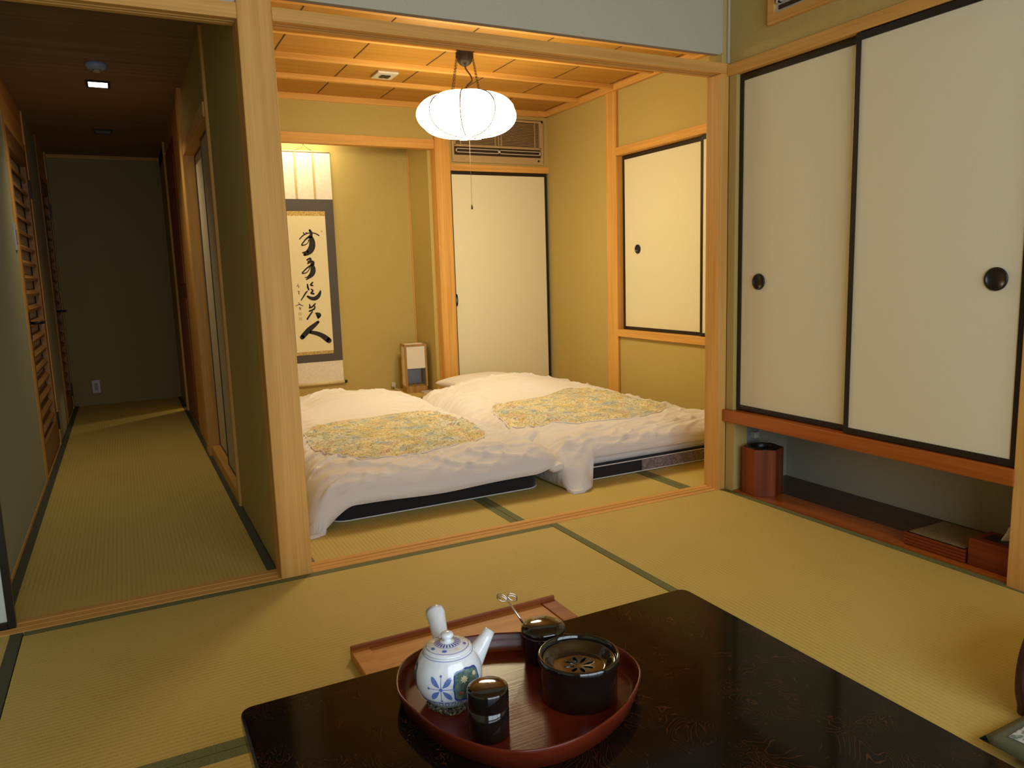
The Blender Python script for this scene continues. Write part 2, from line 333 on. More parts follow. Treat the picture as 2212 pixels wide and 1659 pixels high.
# ------------------------------------------------------------------ front room shell
WZ = 2.42
sbox('trim_3', 0.397, 0.503, 0.0, 0.108, -0.08, WZ, M['woodZ'], label='square wooden post between corridor and bedroom', bevel=0.004)
sbox('trim_4', 2.334, 2.379, 0.0, 0.092, -0.08, 1.811, M['woodZ'], label='square wooden post at the right of the bedroom opening', bevel=0.004)
def kamoi(name, x0, x1, z0, label):
    b = MB(); b.box(x0, x1, 0.001, 0.026, z0, 1.852, M['woodX']); b.box(x0, x1, 0.038, 0.048, z0, 1.852, M['woodX']); b.box(x0, x1, 0.060, 0.084, z0, 1.852, M['woodX'])
    b.box(x0, x1, 0.02, 0.08, z0 + 0.032, 1.851, M['woodX']); return struct(b.build(name, bevel=0.001), label)
kamoi('trim_5', 0.503, 2.379, 1.811, 'grooved wooden lintel over the bedroom opening')
kamoi('trim_6', -1.27, 0.397, 1.806, 'grooved wooden lintel over the corridor entrance')
b = MB()
pts = [(0.503, 1.885)] + [(2.322, 1.885)] + [(2.322 + 0.022 * sin(a * pi / 12), 1.907 - 0.022 * cos(a * pi / 12)) for a in range(1, 7)] + [(2.344, WZ), (0.503, WZ)]
n = len(pts)
b.add([(x, 0.004, z) for x, z in pts] + [(x, 0.030, z) for x, z in pts], [tuple(range(n)), tuple(range(2 * n - 1, n - 1, -1))] + [(i, n + i, n + (i + 1) % n, (i + 1) % n) for i in range(n)], M['white'])
struct(b.build('wall_front_upper'), 'pale wall over the open transom')
sbox('trim_8', 2.368, 2.379, -0.004, 0.008, 1.852, WZ, M['white'], label='thin pale corner bead above the right post')
sbox('wall_corner', 2.344, 2.38, 0.008, 0.09, 1.852, WZ, M['plaster'], label='plaster end over the lintel')
sbox('wall_corridor_upper', -1.27, 0.397, 0.012, 0.085, 1.85, WZ, M['white'], label='wall above the corridor entrance')
sbox('ceiling', -1.4, 2.6, -3.75, 0.09, WZ, WZ + 0.05, M['ceilX'], label='front room ceiling')
sbox('wall_left', -1.35, -1.27, -3.75, 0.1, -0.05, WZ, M['plasterg'], label='left wall of the front room')
b = MB()
b.box(-1.35, -0.58, -3.74, -3.64, -0.05, WZ, M['plasterg']); b.box(2.08, 2.5, -3.74, -3.64, -0.05, WZ, M['plasterg']); b.box(-0.58, 2.08, -3.74, -3.64, -0.05, 0.35, M['plasterg']); b.box(-0.58, 2.08, -3.74, -3.64, 2.12, WZ, M['plasterg'])
struct(b.build('wall_back'), 'window wall behind the camera')
b = MB()
for x in (-0.58, 0.30, 1.19, 2.04): b.box(x, x + 0.04, -3.66, -3.63, 0.35, 2.12, M['woodZ'])
b.box(-0.58, 2.08, -3.66, -3.63, 0.35, 0.39, M['woodX']); b.box(-0.58, 2.08, -3.66, -3.63, 2.08, 2.12, M['woodX'])
struct(b.build('window_1'), 'window behind the camera')

# right wall of the front room: plaster, cupboard opening, alcove
b = MB()
b.box(2.38, 2.44, -1.36, 0.0, 1.845, WZ, M['plaster'])
b.box(2.38, 2.44, -0.042, 0.0, 0.36, 1.845, M['plaster'])
b.box(2.38, 2.46, -0.05, 0.0, -0.05, 0.32, M['plaster'])
b.box(2.38, 2.44, -3.74, -1.36, -0.05, WZ, M['plaster'])
struct(b.build('wall_right'), 'ochre wall around the cupboard doors')
sbox('trim_9', 2.365, 2.44, -1.36, -0.0, 1.80, 1.845, M['woodY'], label='wooden rail above the tall cupboard doors')
sbox('trim_10', 2.355, 2.79, -1.262, -0.0, 0.318, 0.372, M['sillY'], label='orange wooden shelf below the cupboard doors', bevel=0.004)
sbox('trim_11', 2.36, 2.46, -1.362, -1.258, -0.05, WZ, M['woodZ'], label='wooden post at the near end of the alcove', bevel=0.004)
b = MB()
b.box(2.38, 2.52, -1.258, -0.05, -0.06, 0.006, M['sillY']); b.box(2.52, 2.80, -1.258, 0.0, -0.06, 0.006, M['alcY'])  # orange front board, widened to paint in light fading towards the alcove back
struct(b.build('floor.003'), 'dark board floor of the low alcove')
b = MB(); b.box(2.76, 2.80, -1.30, 0.02, 0.0, 1.85, M['alcwall']); b.box(2.46, 2.76, -0.004, 0.04, 0.0, 0.32, M['alcwall']); b.box(2.44, 2.76, -1.40, -1.262, 0.0, 0.32, M['alcwall'])
struct(b.build('wall_alcove'), 'plaster lining of the low alcove')

def fusuma(name, plane, a0, a1, z0, z1, at, thick, mat, pull=None, fw=0.020, label=None, pull_r=0.034, facing=-1):
    """plane 'X': panel lies in x = at and spans y a0..a1; plane 'Y': lies in y = at and spans x."""
    e = empty(name, (0, 0, 0)); struct(e, label)
    def bb(mb, u0, u1, w0, w1, d0, d1, mat):
        if plane == 'X': mb.box(d0, d1, u0, u1, w0, w1, mat)
        else: mb.box(u0, u1, d0, d1, w0, w1, mat)
    t0, t1 = at, at + thick
    f = MB(); bb(f, a0, a0 + fw, z0, z1, t0, t1, M['black']); bb(f, a1 - fw, a1, z0, z1, t0, t1, M['black'])
    bb(f, a0 + fw, a1 - fw, z0, z0 + fw * 1.15, t0, t1, M['black']); bb(f, a0 + fw, a1 - fw, z1 - fw * 1.35, z1, t0, t1, M['black'])
    f.build('door_frame', e, 0.0015)
    p = MB(); bb(p, a0 + fw, a1 - fw, z0 + fw, z1 - fw, t0 + 0.004, t1 - 0.004, mat); p.build('paper_panel', e)
    if pull:
        u, z = pull; q = MB(); R = pull_r; fy = t0 + 0.004
        prof = [(0.0, 0.0035), (R * 0.72, 0.0035), (R * 0.80, -0.001), (R * 0.9, -0.004), (R, -0.0015), (R, 0.002)]
        n = 32; vs = []; fs = []
        for r, d in prof:
            for k in range(n):
                a = 2 * pi * k / n
                vs.append((fy + d - 0.0036, u + r * cos(a), z + r * sin(a)) if plane == 'X' else (u + r * cos(a), fy + d - 0.0036, z + r * sin(a)))
        for i in range(len(prof) - 1):
            for k in range(n): fs.append((i * n + k, i * n + (k + 1) % n, (i + 1) * n + (k + 1) % n, (i + 1) * n + k))
        q.add(vs, fs, M['black'], True); q.build('door_pull', e)
    return e
fusuma('door_1', 'X', -0.655, -0.045, 0.374, 1.798, 2.398, 0.022, M['paper'], (-0.165, 0.938), label='narrower far sliding cupboard door with black frame and round pull')
fusuma('door_2', 'X', -1.257, -0.632, 0.374, 1.798, 2.372, 0.022, M['paper'], (-1.162, 0.945), label='near sliding cupboard door with black frame and round pull', pull_r=0.036)
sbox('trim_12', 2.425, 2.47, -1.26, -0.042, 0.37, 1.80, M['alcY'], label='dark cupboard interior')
fusuma('door_3', 'Y', -1.23, -0.372, 0.004, 1.80, 0.036, 0.024, M['paperw'], None, label='white sliding door with black frame at the corridor entrance')

# ------------------------------------------------------------------ bedroom shell
CZ = 2.285
b = MB(); b.box(0.45, 3.33, 0.026, 3.1, CZ, CZ + 0.04, M['ceilX'])
xs = [0.90 + 0.4555 * i for i in range(-1, 6)]; ys = [0.09, 0.25, 0.70, 1.15, 1.60, 2.05, 2.50, 2.98]
for x in xs:
    if x < 0.5: continue
    for j in range(len(ys) - 1):
        b.box(x - 0.004, x + 0.004, ys[j] + 0.02, ys[j + 1] - 0.02, CZ - 0.0012, CZ + 0.01, M['groove'])
struct(b.build('ceiling.001'), 'cedar board ceiling of the bedroom')
for i, y in enumerate(ys[1:-1]):
    sbox('trim_%d' % (13 + i), 0.50, 3.23, y - 0.017, y + 0.017, CZ - 0.03, CZ, M['woodX'], label='slender ceiling batten across the bedroom')
b = MB(); b.box(3.205, 3.235, 0.1, 3.03, CZ - 0.042, CZ, M['woodY']); b.box(0.5, 3.23, 3.0, 3.035, CZ - 0.042, CZ, M['woodX']); b.box(0.5, 0.53, 0.1, 3.03, CZ - 0.042, CZ, M['woodY']); b.box(0.5, 3.23, 0.09, 0.115, CZ - 0.042, CZ, M['woodX'])
struct(b.build('trim_19'), 'wooden cornice around the bedroom ceiling')
# bedroom side of the partition (corridor side is built with the corridor)
sbox('wall_middle', 0.462, 0.498, 0.108, 3.66, -0.06, CZ + 0.03, M['plaster'], label='bedroom side of the partition wall')
b = MB()
b.box(3.24, 3.32, 2.16, 3.11, -0.05, CZ, M['plaster']); b.box(3.24, 3.32, 0.05, 2.03, 1.855, CZ, M['plaster']); b.box(3.24, 3.32, 0.05, 2.03, -0.05, 0.522, M['plaster']); b.box(3.24, 3.32, 0.02, 0.36, 0.5, 1.9, M['plaster'])
b.box(2.37, 3.3, 0.03, 0.09, -0.05, CZ, M['plaster'])
struct(b.build('wall_bedroom_right'), 'ochre right wall of the bedroom')
sbox('trim_20', 3.222, 3.30, 2.035, 2.163, -0.05, CZ - 0.04, M['woodZ'], label='wooden post on the right bedroom wall')
sbox('trim_21', 3.215, 3.30, 0.3, 2.035, 1.80, 1.855, M['woodY'], label='wooden rail over the bedroom cupboard')
sbox('trim_22', 3.215, 3.30, 0.3, 2.035, 0.518, 0.567, M['woodY'], label='wooden sill under the bedroom cupboard')
sbox('trim_23', 3.30, 3.34, 0.3, 2.035, 0.56, 1.81, M['woodZ'], label='cupboard back')
fusuma('door_4', 'X', 1.155, 2.028, 0.568, 1.798, 3.27, 0.020, M['paper'], (1.855, 1.141), label='bedroom cupboard sliding door with round pull', pull_r=0.032)
fusuma('door_5', 'X', 0.36, 1.175, 0.568, 1.798, 3.246, 0.020, M['paper'], None, label='second bedroom cupboard sliding door behind the right post')
# back wall
b = MB()
b.box(2.345, 3.25, 3.035, 3.10, 1.85, CZ, M['plaster']); b.box(0.45, 2.235, 3.012, 3.06, 2.022, CZ, M['plaster'])
struct(b.build('wall_bedroom_back'), 'plaster above the display alcove and the narrow door')
sbox('trim_24', 0.5, 2.235, 3.0, 3.065, 1.953, 2.023, M['woodX'], label='wooden lintel over the display alcove')
sbox('trim_25', 2.225, 2.348, 2.985, 3.09, -0.05, CZ, M['woodZ'], label='thick wooden alcove post', bevel=0.004)
sbox('trim_26', 2.348, 3.24, 3.02, 3.10, 1.80, 1.85, M['woodX'], label='wooden rail above the narrow sliding door')
fusuma('door_6', 'Y', 2.352, 3.222, 0.0, 1.80, 3.03, 0.022, M['paper'], None, label='narrow sliding door in the bedroom back wall')
b = MB()
for k in range(17):
    t = 2 * pi * k / 16
pp = MB(); pp.tube([(2.374 + 0.007 * cos(2 * pi * k / 20), 3.0265, 0.80 + 0.045 * sin(2 * pi * k / 20)) for k in range(20)], 0.003, M['blackmetal'], 6, closed=True)
pp.tube([(2.374, 3.0265, 0.84), (2.379, 3.024, 0.80), (2.374, 3.0265, 0.765)], 0.0028, M['blackmetal'], 6)
pp.build('door_pull', bpy.data.objects['door_6'])
# display alcove
b = MB(); b.box(0.45, 2.32, 3.535, 3.60, -0.05, CZ, M['plaster']); b.box(2.20, 2.26, 3.09, 3.6, -0.05, CZ, M['plaster']); b.box(0.45, 2.3, 3.06, 3.6, CZ - 0.1, CZ, M['plaster'])
struct(b.build('wall_display_alcove'), 'ochre back and side of the display alcove')
sbox('trim_27', 2.195, 2.205, 3.52, 3.536, 0.06, 2.1, M['woodZ'], label='thin corner batten in the display alcove')
b = MB(); b.box(0.5, 2.20, 3.07, 3.535, -0.05, 0.060, M['tatX']); b.box(0.5, 2.225, 3.032, 3.07, -0.05, 0.0605, M['tatX']); b.box(0.5, 2.225, 3.012, 3.032, -0.05, 0.05, M['alcY'])
struct(b.build('floor.004'), 'raised mat floor of the display alcove')
_sl = bpy.data.lights.new('alcove_lamp', 'AREA'); _sl.shape = 'RECTANGLE'; _sl.size = 0.7; _sl.size_y = 0.05; _sl.energy = 6.0; _sl.color = (1.0, 0.82, 0.50)
_slo = bpy.data.objects.new('alcove_lamp', _sl); COL.objects.link(_slo); _slo.location = (1.2, 3.36, 2.12); _slo.rotation_euler = (radians(14), 0, 0)

# ------------------------------------------------------------------ corridor shell
KZ = 2.06
sbox('ceiling.002', -0.50, 0.46, 0.085, 4.85, KZ, KZ + 0.05, M['corrceil'], label='dark corridor ceiling')
b = MB()
b.box(-0.50, -0.43, 0.10, 1.93, -0.05, KZ, M['plasterg']); b.box(-0.50, -0.43, 3.06, 3.82, -0.05, KZ, M['plasterg']); b.box(-0.50, -0.43, 4.66, 4.8, -0.05, KZ, M['plasterg'])
struct(b.build('wall_corridor_left'), 'pale green left wall of the corridor')
sbox('trim_28', -0.445, -0.427, 0.10, 1.93, 0.0, 0.02, M['woodY'], label='skirting strip on left corridor wall')
sbox('trim_36', -0.56, -0.43, 0.1, 4.8, -0.08, 0.004, M['woodY'], label='floor strip along the left corridor doors')
sbox('trim_37', 0.40, 0.50, 0.108, 4.8, -0.08, 0.004, M['woodY'], label='floor strip along the right corridor doors')
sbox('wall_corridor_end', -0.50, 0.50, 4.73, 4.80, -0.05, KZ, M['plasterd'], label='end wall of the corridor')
sbox('trim_29', -0.43, 0.40, 4.715, 4.73, KZ - 0.03, KZ, M['woodX'], label='cornice on the corridor end wall')
def louver_door(name, y0, y1, ztop, label):
    fr = MB(); fr.box(-0.50, -0.428, y0 - 0.10, y0, 0, KZ, M['woodZ']); fr.box(-0.50, -0.428, y1, y1 + 0.04, 0, KZ, M['woodZ']); fr.box(-0.50, -0.43, y0, y1, ztop, ztop + 0.04, M['woodY']); fr.box(-0.50, -0.436, y0, y1, ztop + 0.04, KZ, M['woodY'])
    e = empty(name, (-0.45, (y0 + y1) / 2, 0)); struct(e, label)
    def rel(mb, nm, bev=0): 
        mb.v = [(x + 0.45, y - (y0 + y1) / 2, z) for x, y, z in mb.v]; return mb.build(nm, e, bev)
    rel(fr, 'door_frame')
    s = 0.10; st = MB(); st.box(-0.462, -0.432, y0, y0 + s, 0.02, ztop, M['louver']); st.box(-0.462, -0.432, y1 - s, y1, 0.02, ztop, M['louver']); st.box(-0.462, -0.432, y0 + s, y1 - s, ztop - 0.10, ztop, M['louver']); st.box(-0.462, -0.432, y0 + s, y1 - s, 0.02, 0.17, M['louver'])
    st.box(-0.492, -0.470, y0, y1, 0.02, ztop, M['louverback']); rel(st, 'door_panel')
    k = 18; z0 = 0.20; dz = (ztop - 0.12 - z0) / k
    for i in range(k):
        z = z0 + dz * (i + 0.15); sl = MB()
        sl.add([(-0.468, y0 + s, z + 0.02), (-0.440, y0 + s, z - 0.004), (-0.436, y0 + s, z + 0.012), (-0.468, y0 + s, z + 0.036), (-0.468, y1 - s, z + 0.02), (-0.440, y1 - s, z - 0.004), (-0.436, y1 - s, z + 0.012), (-0.468, y1 - s, z + 0.036)],
               [(0, 1, 2, 3), (7, 6, 5, 4), (0, 4, 5, 1), (1, 5, 6, 2), (2, 6, 7, 3), (3, 7, 4, 0)], M['louver'])
        rel(sl, 'slat')
    for z in (0.16, 1.60):
        h = MB(); h.box(-0.434, -0.424, y1 - 0.012, y1 + 0.02, z - 0.055, z + 0.055, M['blackmetal']); rel(h, 'hinge', 0.001)
    hd = MB(); yy = y0 + 0.05; hd.box(-0.434, -0.428, yy - 0.018, yy + 0.018, 0.74, 0.88, M['blackmetal']); hd.tube([(-0.43, yy, 0.825), (-0.385, yy, 0.825), (-0.378, yy + 0.01, 0.825), (-0.378, yy + 0.11, 0.822)], 0.008, M['blackmetal'], 8); rel(hd, 'door_handle')
louver_door('door_7', 2.03, 3.02, 1.82, 'nearer louvered wooden door in the corridor with black lever handle')
louver_door('door_8', 3.92, 4.62, 1.80, 'farther louvered wooden door in the corridor')
# right side of the corridor
b = MB(); b.box(0.40, 0.46, 0.108, 1.0, -0.05, KZ, M['plaster']); b.box(0.40, 0.46, 1.0, 2.1, 1.76, KZ, M['plaster'])
b.box(0.40, 0.46, 2.25, 2.42, -0.05, KZ, M['plaster']); b.box(0.40, 0.46, 2.9, 4.73, 1.98, KZ, M['plaster'])
struct(b.build('wall_corridor_right'), 'ochre right wall of the corridor')
sbox('trim_30', 0.388, 0.46, 0.96, 1.0, 0.0, KZ, M['woodZ'], label='door jamb on the right of the corridor')
sbox('trim_31', 0.375, 0.46, 2.1, 2.25, 0.0, KZ, M['woodZ'], label='wooden post past the corridor sliding door')
sbox('trim_32', 0.380, 0.46, 0.98, 2.1, 1.70, 1.76, M['woodY'], label='lintel of the corridor sliding door')
sbox('trim_33', 0.39, 0.47, 1.0, 2.1, -0.05, 0.06, M['woodY'], label='raised sill of the corridor sliding door')
sbox('trim_34', 0.392, 0.46, 2.42, 2.9, 0.0, KZ, M['woodZ'], label='wide wooden panel in the corridor')
fusuma('door_9', 'X', 1.0, 1.56, 0.06, 1.70, 0.418, 0.015, M['paperc'], None, fw=0.006, label='nearer plain sliding door on the right of the corridor')
fusuma('door_10', 'X', 1.50, 2.1, 0.06, 1.70, 0.436, 0.015, M['paperc2'], (1.62, 0.80), fw=0.006, label='pale sliding door beside the corridor post', pull_r=0.03)
e = empty('door_11', (0.42, 3.4, 0)); struct(e, 'reddish wooden door at the far right of the corridor')
bx('door_panel', -0.02, 0.02, -0.48, 0.48, 0.01, 1.96, M['chestnut'], e, 0.002)
b = MB()
for z0_, z1_ in ((0.15, 0.9), (1.0, 1.85)): b.box(-0.028, -0.02, -0.36, 0.36, z0_, z1_, M['chestnut'])
b.build('door_inset', e, 0.004)
sbox('trim_35', 0.385, 0.46, 3.88, 3.94, 0.0, KZ, M['woodZ'], label='narrow jamb near the corridor end')
b = MB(); b.box(0.40, 0.46, 4.10, 4.73, -0.05, KZ, M['plaster']); b.box(0.46, 1.2, 3.86, 3.9, -0.05, KZ, M['plaster']); b.box(0.46, 1.2, 4.6, 4.64, -0.05, KZ, M['plaster']); b.box(1.16, 1.2, 3.86, 4.6, -0.05, KZ, M['plaster']); b.box(0.46, 1.2, 3.86, 4.64, -0.08, -0.05, M['plaster']); b.box(0.46, 1.2, 3.86, 4.64, KZ, KZ + 0.04, M['plaster'])
b.box(0.40, 0.46, 3.94, 4.10, 0.80, 2.0, M['plaster'])
struct(b.build('wall_side_room'), 'walls of the small room off the corridor')

# ------------------------------------------------------------------ pendant lamp
LX, LY, LZ = 1.877, 1.60, 1.912
L = thing(empty('pendant_lamp', (LX, LY, CZ)), 'glowing round ribbed glass pendant lamp hung on chains over the beds', 'lamp')
def shade_pt(th, ph, k=1.0):
    # ph: -90..90 latitude, squashed melon with eight lobes
    A, B = 0.292 * k, 0.124 * k
    lob = 1 - 0.12 * (abs(cos(4 * (th + radians(32.0) + pi / 4))) ** 5) * cos(ph) ** 0.3
    r = A * max(cos(ph), 0) ** 0.72 * lob
    return Vector((r * cos(th), r * sin(th), B * sin(ph) + LZ - CZ))
b = MB(); NT, NP = 128, 28; vs = []; fs = []
for j in range(NP + 1):
    ph = radians(-88 + (70 + 88) * j / NP)
    for i in range(NT): vs.append(shade_pt(2 * pi * i / NT, ph))
for j in range(NP):
    for i in range(NT): fs.append((j * NT + i, j * NT + (i + 1) % NT, (j + 1) * NT + (i + 1) % NT, (j + 1) * NT + i))
fs.append(tuple(reversed(range(NT))))
jt = int(NP * 0.70); low = [f for f in fs if max(f) <= (jt + 1) * NT - 1]; hi = [f for f in fs if max(f) > (jt + 1) * NT - 1]
hi.append(tuple(NP * NT + i for i in range(NT)))
b.add(vs, low, M['shade'], True); b.add(vs, hi, M['shadetop'], True); b.build('shade', L)
rib = [k for k in range(8)]
for k in rib:
    th = -radians(32.0) - pi / 8 - pi / 8 + k * pi / 4
    pts = [shade_pt(th, radians(-86 + (84 + 70) * j / 24)) * 1.0 for j in range(25)]
    c = Vector((0, 0, LZ - CZ)); pts = [c + (p - c) * 1.012 for p in pts]
    b = MB(); b.tube(pts, 0.0034, M['bronze'], 6); b.tube([pts[0], pts[0] + Vector((0, 0, -0.004))], 0.003, M['bronze'], 6); b.build('rib', L)
b = MB(); b.lathe([(0.0, 0), (0.057, 0), (0.057, -0.026), (0.051, -0.029), (0.051, -0.042), (0.049, -0.058), (0.042, -0.078), (0.030, -0.093), (0.014, -0.102), (0, -0.104)], M['bronze'], 32); b.build('canopy', L)
b = MB(); zt = LZ - CZ + 0.116; b.lathe([(0.0, zt + 0.012), (0.035, zt + 0.012), (0.05, zt + 0.004), (0.10, zt + 0.004), (0.10, zt - 0.004), (0, zt - 0.004)], M['bronze'], 32); b.build('top_plate', L)
for k in range(4):
    a = radians(20 + 90 * k); p0 = Vector((0.056 * cos(a), 0.056 * sin(a), -0.02)); p1 = Vector((0.112 * cos(a), 0.112 * sin(a), zt - 0.002)); dr = p1 - p0; nl = 15; ln_ = dr.length / nl; dn = dr.normalized()
    sd = dn.cross(Vector((0, 0, 1))).normalized(); s2 = dn.cross(sd); b = MB()
    for i in range(nl):
        c = p0 + dr * (i + 0.5) / nl; w = sd if i % 2 else s2
        b.tube([c + dn * (ln_ * 0.68 * cos(2 * pi * q / 10)) + w * (0.0042 * sin(2 * pi * q / 10)) for q in range(10)], 0.0011, M['bronze'], 5, closed=True)
    b.build('chain', L)
fwd = Vector((_r2.x, _r2.y, 0)).normalized()
pts = catmull([Vector((0, 0, -0.10)), fwd * 0.006 + Vector((0, 0, -0.12)), fwd * 0.03 + Vector((0, 0, -0.155)), fwd * 0.036 + Vector((0, 0, -0.185)), fwd * 0.008 + Vector((0, 0, -0.21)), Vector((0, 0, zt + 0.01))], 8)
b = MB(); b.tube(pts, 0.0045, M['wire'], 8); b.build('cord', L)
b = MB(); px_ = fwd * 0.01 - Vector((0, 0.0, 0)); b.tube([px_ + Vector((0, 0, LZ - CZ - 0.124)), px_ + Vector((0.0, 0, 1.41 - CZ))], 0.0008, M['wire'], 6); _pc = b.build('pull_cord', L)
b = MB(); b.lathe([(0, 1.412 - CZ), (0.003, 1.41 - CZ), (0.005, 1.395 - CZ), (0.005, 1.382 - CZ), (0, 1.380 - CZ)], M['bronze'], 12, (px_.x, px_.y, 0)); b.build('pull_knob', _pc)

# ceiling detector plate
a = thing(empty('smoke_detector', (1.635, 2.315, CZ)), 'white square detector plate on the bedroom board ceiling', 'smoke detector')
bx('base_plate', -0.068, 0.068, -0.08, 0.08, -0.014, 0, M['plastic'], a, 0.004); bx('sensor_window', -0.03, -0.004, -0.03, 0.03, -0.020, -0.014, M['blackmetal'], a); bx('sensor_window', 0.004, 0.03, -0.03, 0.03, -0.020, -0.014, M['blackmetal'], a)

# ------------------------------------------------------------------ air conditioner in the bedroom
A = thing(empty('air_conditioner', (2.785, 3.035, 1.866)), 'built-in air conditioner with slatted grille above the narrow bedroom door', 'air conditioner')
w = 0.405
b = MB(); b.box(-w, -w + 0.018, -0.02, 0, 0, 0.345, M['acbody']); b.box(w - 0.018, w, -0.02, 0, 0, 0.345, M['acbody']); b.box(-w, w, -0.02, 0, 0.327, 0.345, M['acbody']); b.box(-w + 0.018, w - 0.018, -0.014, 0, 0, 0.055, M['acbody'])
b.build('housing', A, 0.002)
b = MB(); b.box(-w + 0.018, w - 0.018, -0.003, -0.001, 0.055, 0.327, M['acdark']); b.build('back_plate', A)
b = MB()
for i in range(17):
    z = 0.135 + i * 0.0112; b.box(-w + 0.04, w - 0.04, -0.016, -0.008, z, z + 0.0038, M['acbody'])
for x in (-w + 0.02, w - 0.034): b.box(x, x + 0.014, -0.018, -0.003, 0.125, 0.327, M['acbody'])
for x in (-w + 0.075, -0.03, 0.0, 0.024, w - 0.075): b.box(x - 0.0025, x + 0.0025, -0.019, -0.008, 0.125, 0.327, M['acbody'])
b.box(-w + 0.02, w - 0.02, -0.018, -0.003, 0.118, 0.132, M['acbody']); b.build('grille', A)
b = MB(); b.box(-w + 0.03, w - 0.03, -0.026, -0.016, 0.098, 0.103, M['plastic']); b.box(-w + 0.03, w - 0.03, -0.026, -0.016, 0.072, 0.077, M['plastic']); b.box(-w + 0.03, -w + 0.038, -0.026, -0.016, 0.072, 0.103, M['plastic']); b.box(w - 0.038, w - 0.03, -0.026, -0.016, 0.072, 0.103, M['plastic']); b.box(-0.008, 0.008, -0.026, -0.016, 0.072, 0.103, M['plastic']); b.build('air_vane', A)
b = MB(); b.lathe([(0, 0), (0.008, 0), (0.008, 0.006), (0, 0.006)], M['blackmetal'], 16); o = b.build('sensor', A, loc=(w - 0.045, -0.012, 0.03), rot=(radians(90), 0, 0))
# second one, high on the right wall of the front room
A = thing(empty('air_conditioner', (2.38, -0.25, 1.937)), 'air conditioner corner high on the wall above the tall cupboard doors', 'air conditioner')
b = MB(); y0_ = -0.85
b.box(-0.022, 0, y0_, 0.022, 0, 0.035, M['woodY']); b.box(-0.022, 0, -0.012, 0.022, 0.035, 0.36, M['woodY']); b.box(-0.022, 0, y0_, y0_ + 0.03, 0.035, 0.36, M['woodY']); b.box(-0.022, 0, y0_, 0.022, 0.36, 0.39, M['woodY']); b.build('frame', A, 0.002)
bx('housing', -0.012, -0.001, y0_ + 0.03, -0.012, 0.035, 0.36, M['plastic'], A)
b = MB(); b.box(-0.016, -0.012, y0_ + 0.05, -0.03, 0.045, 0.06, M['acdark']); b.box(-0.016, -0.012, y0_ + 0.05, -0.03, 0.085, 0.11, M['acdark']); b.build('outlet_slot', A)
b = MB(); b.box(-0.030, -0.016, y0_ + 0.05, -0.04, 0.066, 0.072, M['plastic']); b.box(-0.030, -0.016, -0.05, -0.03, 0.066, 0.12, M['plastic']); b.build('air_vane', A)

# ------------------------------------------------------------------ hanging scroll
SC = thing(empty('hanging_scroll', (1.373, 3.53, 0.15)), 'hanging scroll with large black brush calligraphy and dark brocade border', 'scroll')
def sy(nm, x0, x1, z0, z1, d, t, mat, bev=0): return bx(nm, x0 - 1.373, x1 - 1.373, -d - t, -d, z0 - 0.15, z1 - 0.15, mat, SC, bev)
sy('mounting_silk', 1.185, 1.557, 0.175, 1.975, 0.004, 0.002, M['mount'])
sy('brocade_panel', 1.183, 1.559, 0.343, 1.616, 0.006, 0.001, M['brocade'])
sy('brocade_strip', 1.196, 1.490, 1.489, 1.525, 0.007, 0.001, M['gold']); sy('brocade_strip', 1.193, 1.488, 0.405, 0.430, 0.007, 0.001, M['gold'])
sy('scroll_paper', 1.196, 1.489, 0.430, 1.489, 0.007, 0.0012, M['scrollpaper'])
sy('hanging_ribbon', 1.274, 1.290, 1.616, 1.972, 0.006, 0.003, M['tape']); sy('hanging_ribbon', 1.414, 1.430, 1.616, 1.972, 0.006, 0.003, M['tape'])
b = MB(); b.tube([(-0.19, -0.012, 0.018), (0.186, -0.012, 0.018)], 0.0135, M['bamboo'], 16); b.build('roller', SC)
b = MB(); b.tube([(0.186, -0.012, 0.018), (0.207, -0.012, 0.018)], 0.0125, M['black'], 16); b.build('roller_knob', SC)
b = MB(); b.tube([(-0.205, -0.012, 0.018), (-0.19, -0.012, 0.018)], 0.0125, M['black'], 16); b.build('roller_knob', SC)
b = MB(); b.tube([(-0.185, -0.008, 1.826), (0.183, -0.008, 1.826)], 0.006, M['bamboo'], 10); b.build('top_rod', SC)
b = MB(); b.tube([(-0.09, -0.01, 1.83), (-0.03, -0.01, 1.85), (-0.015, -0.01, 1.875), (0.012, -0.01, 1.85), (0.05, -0.01, 1.83)], 0.0018, M['wire'], 6); b.tube([(-0.015, -0.01, 1.872), (-0.018, -0.004, 1.90)], 0.0025, M['blackmetal'], 6); b.build('hanging_cord', SC)
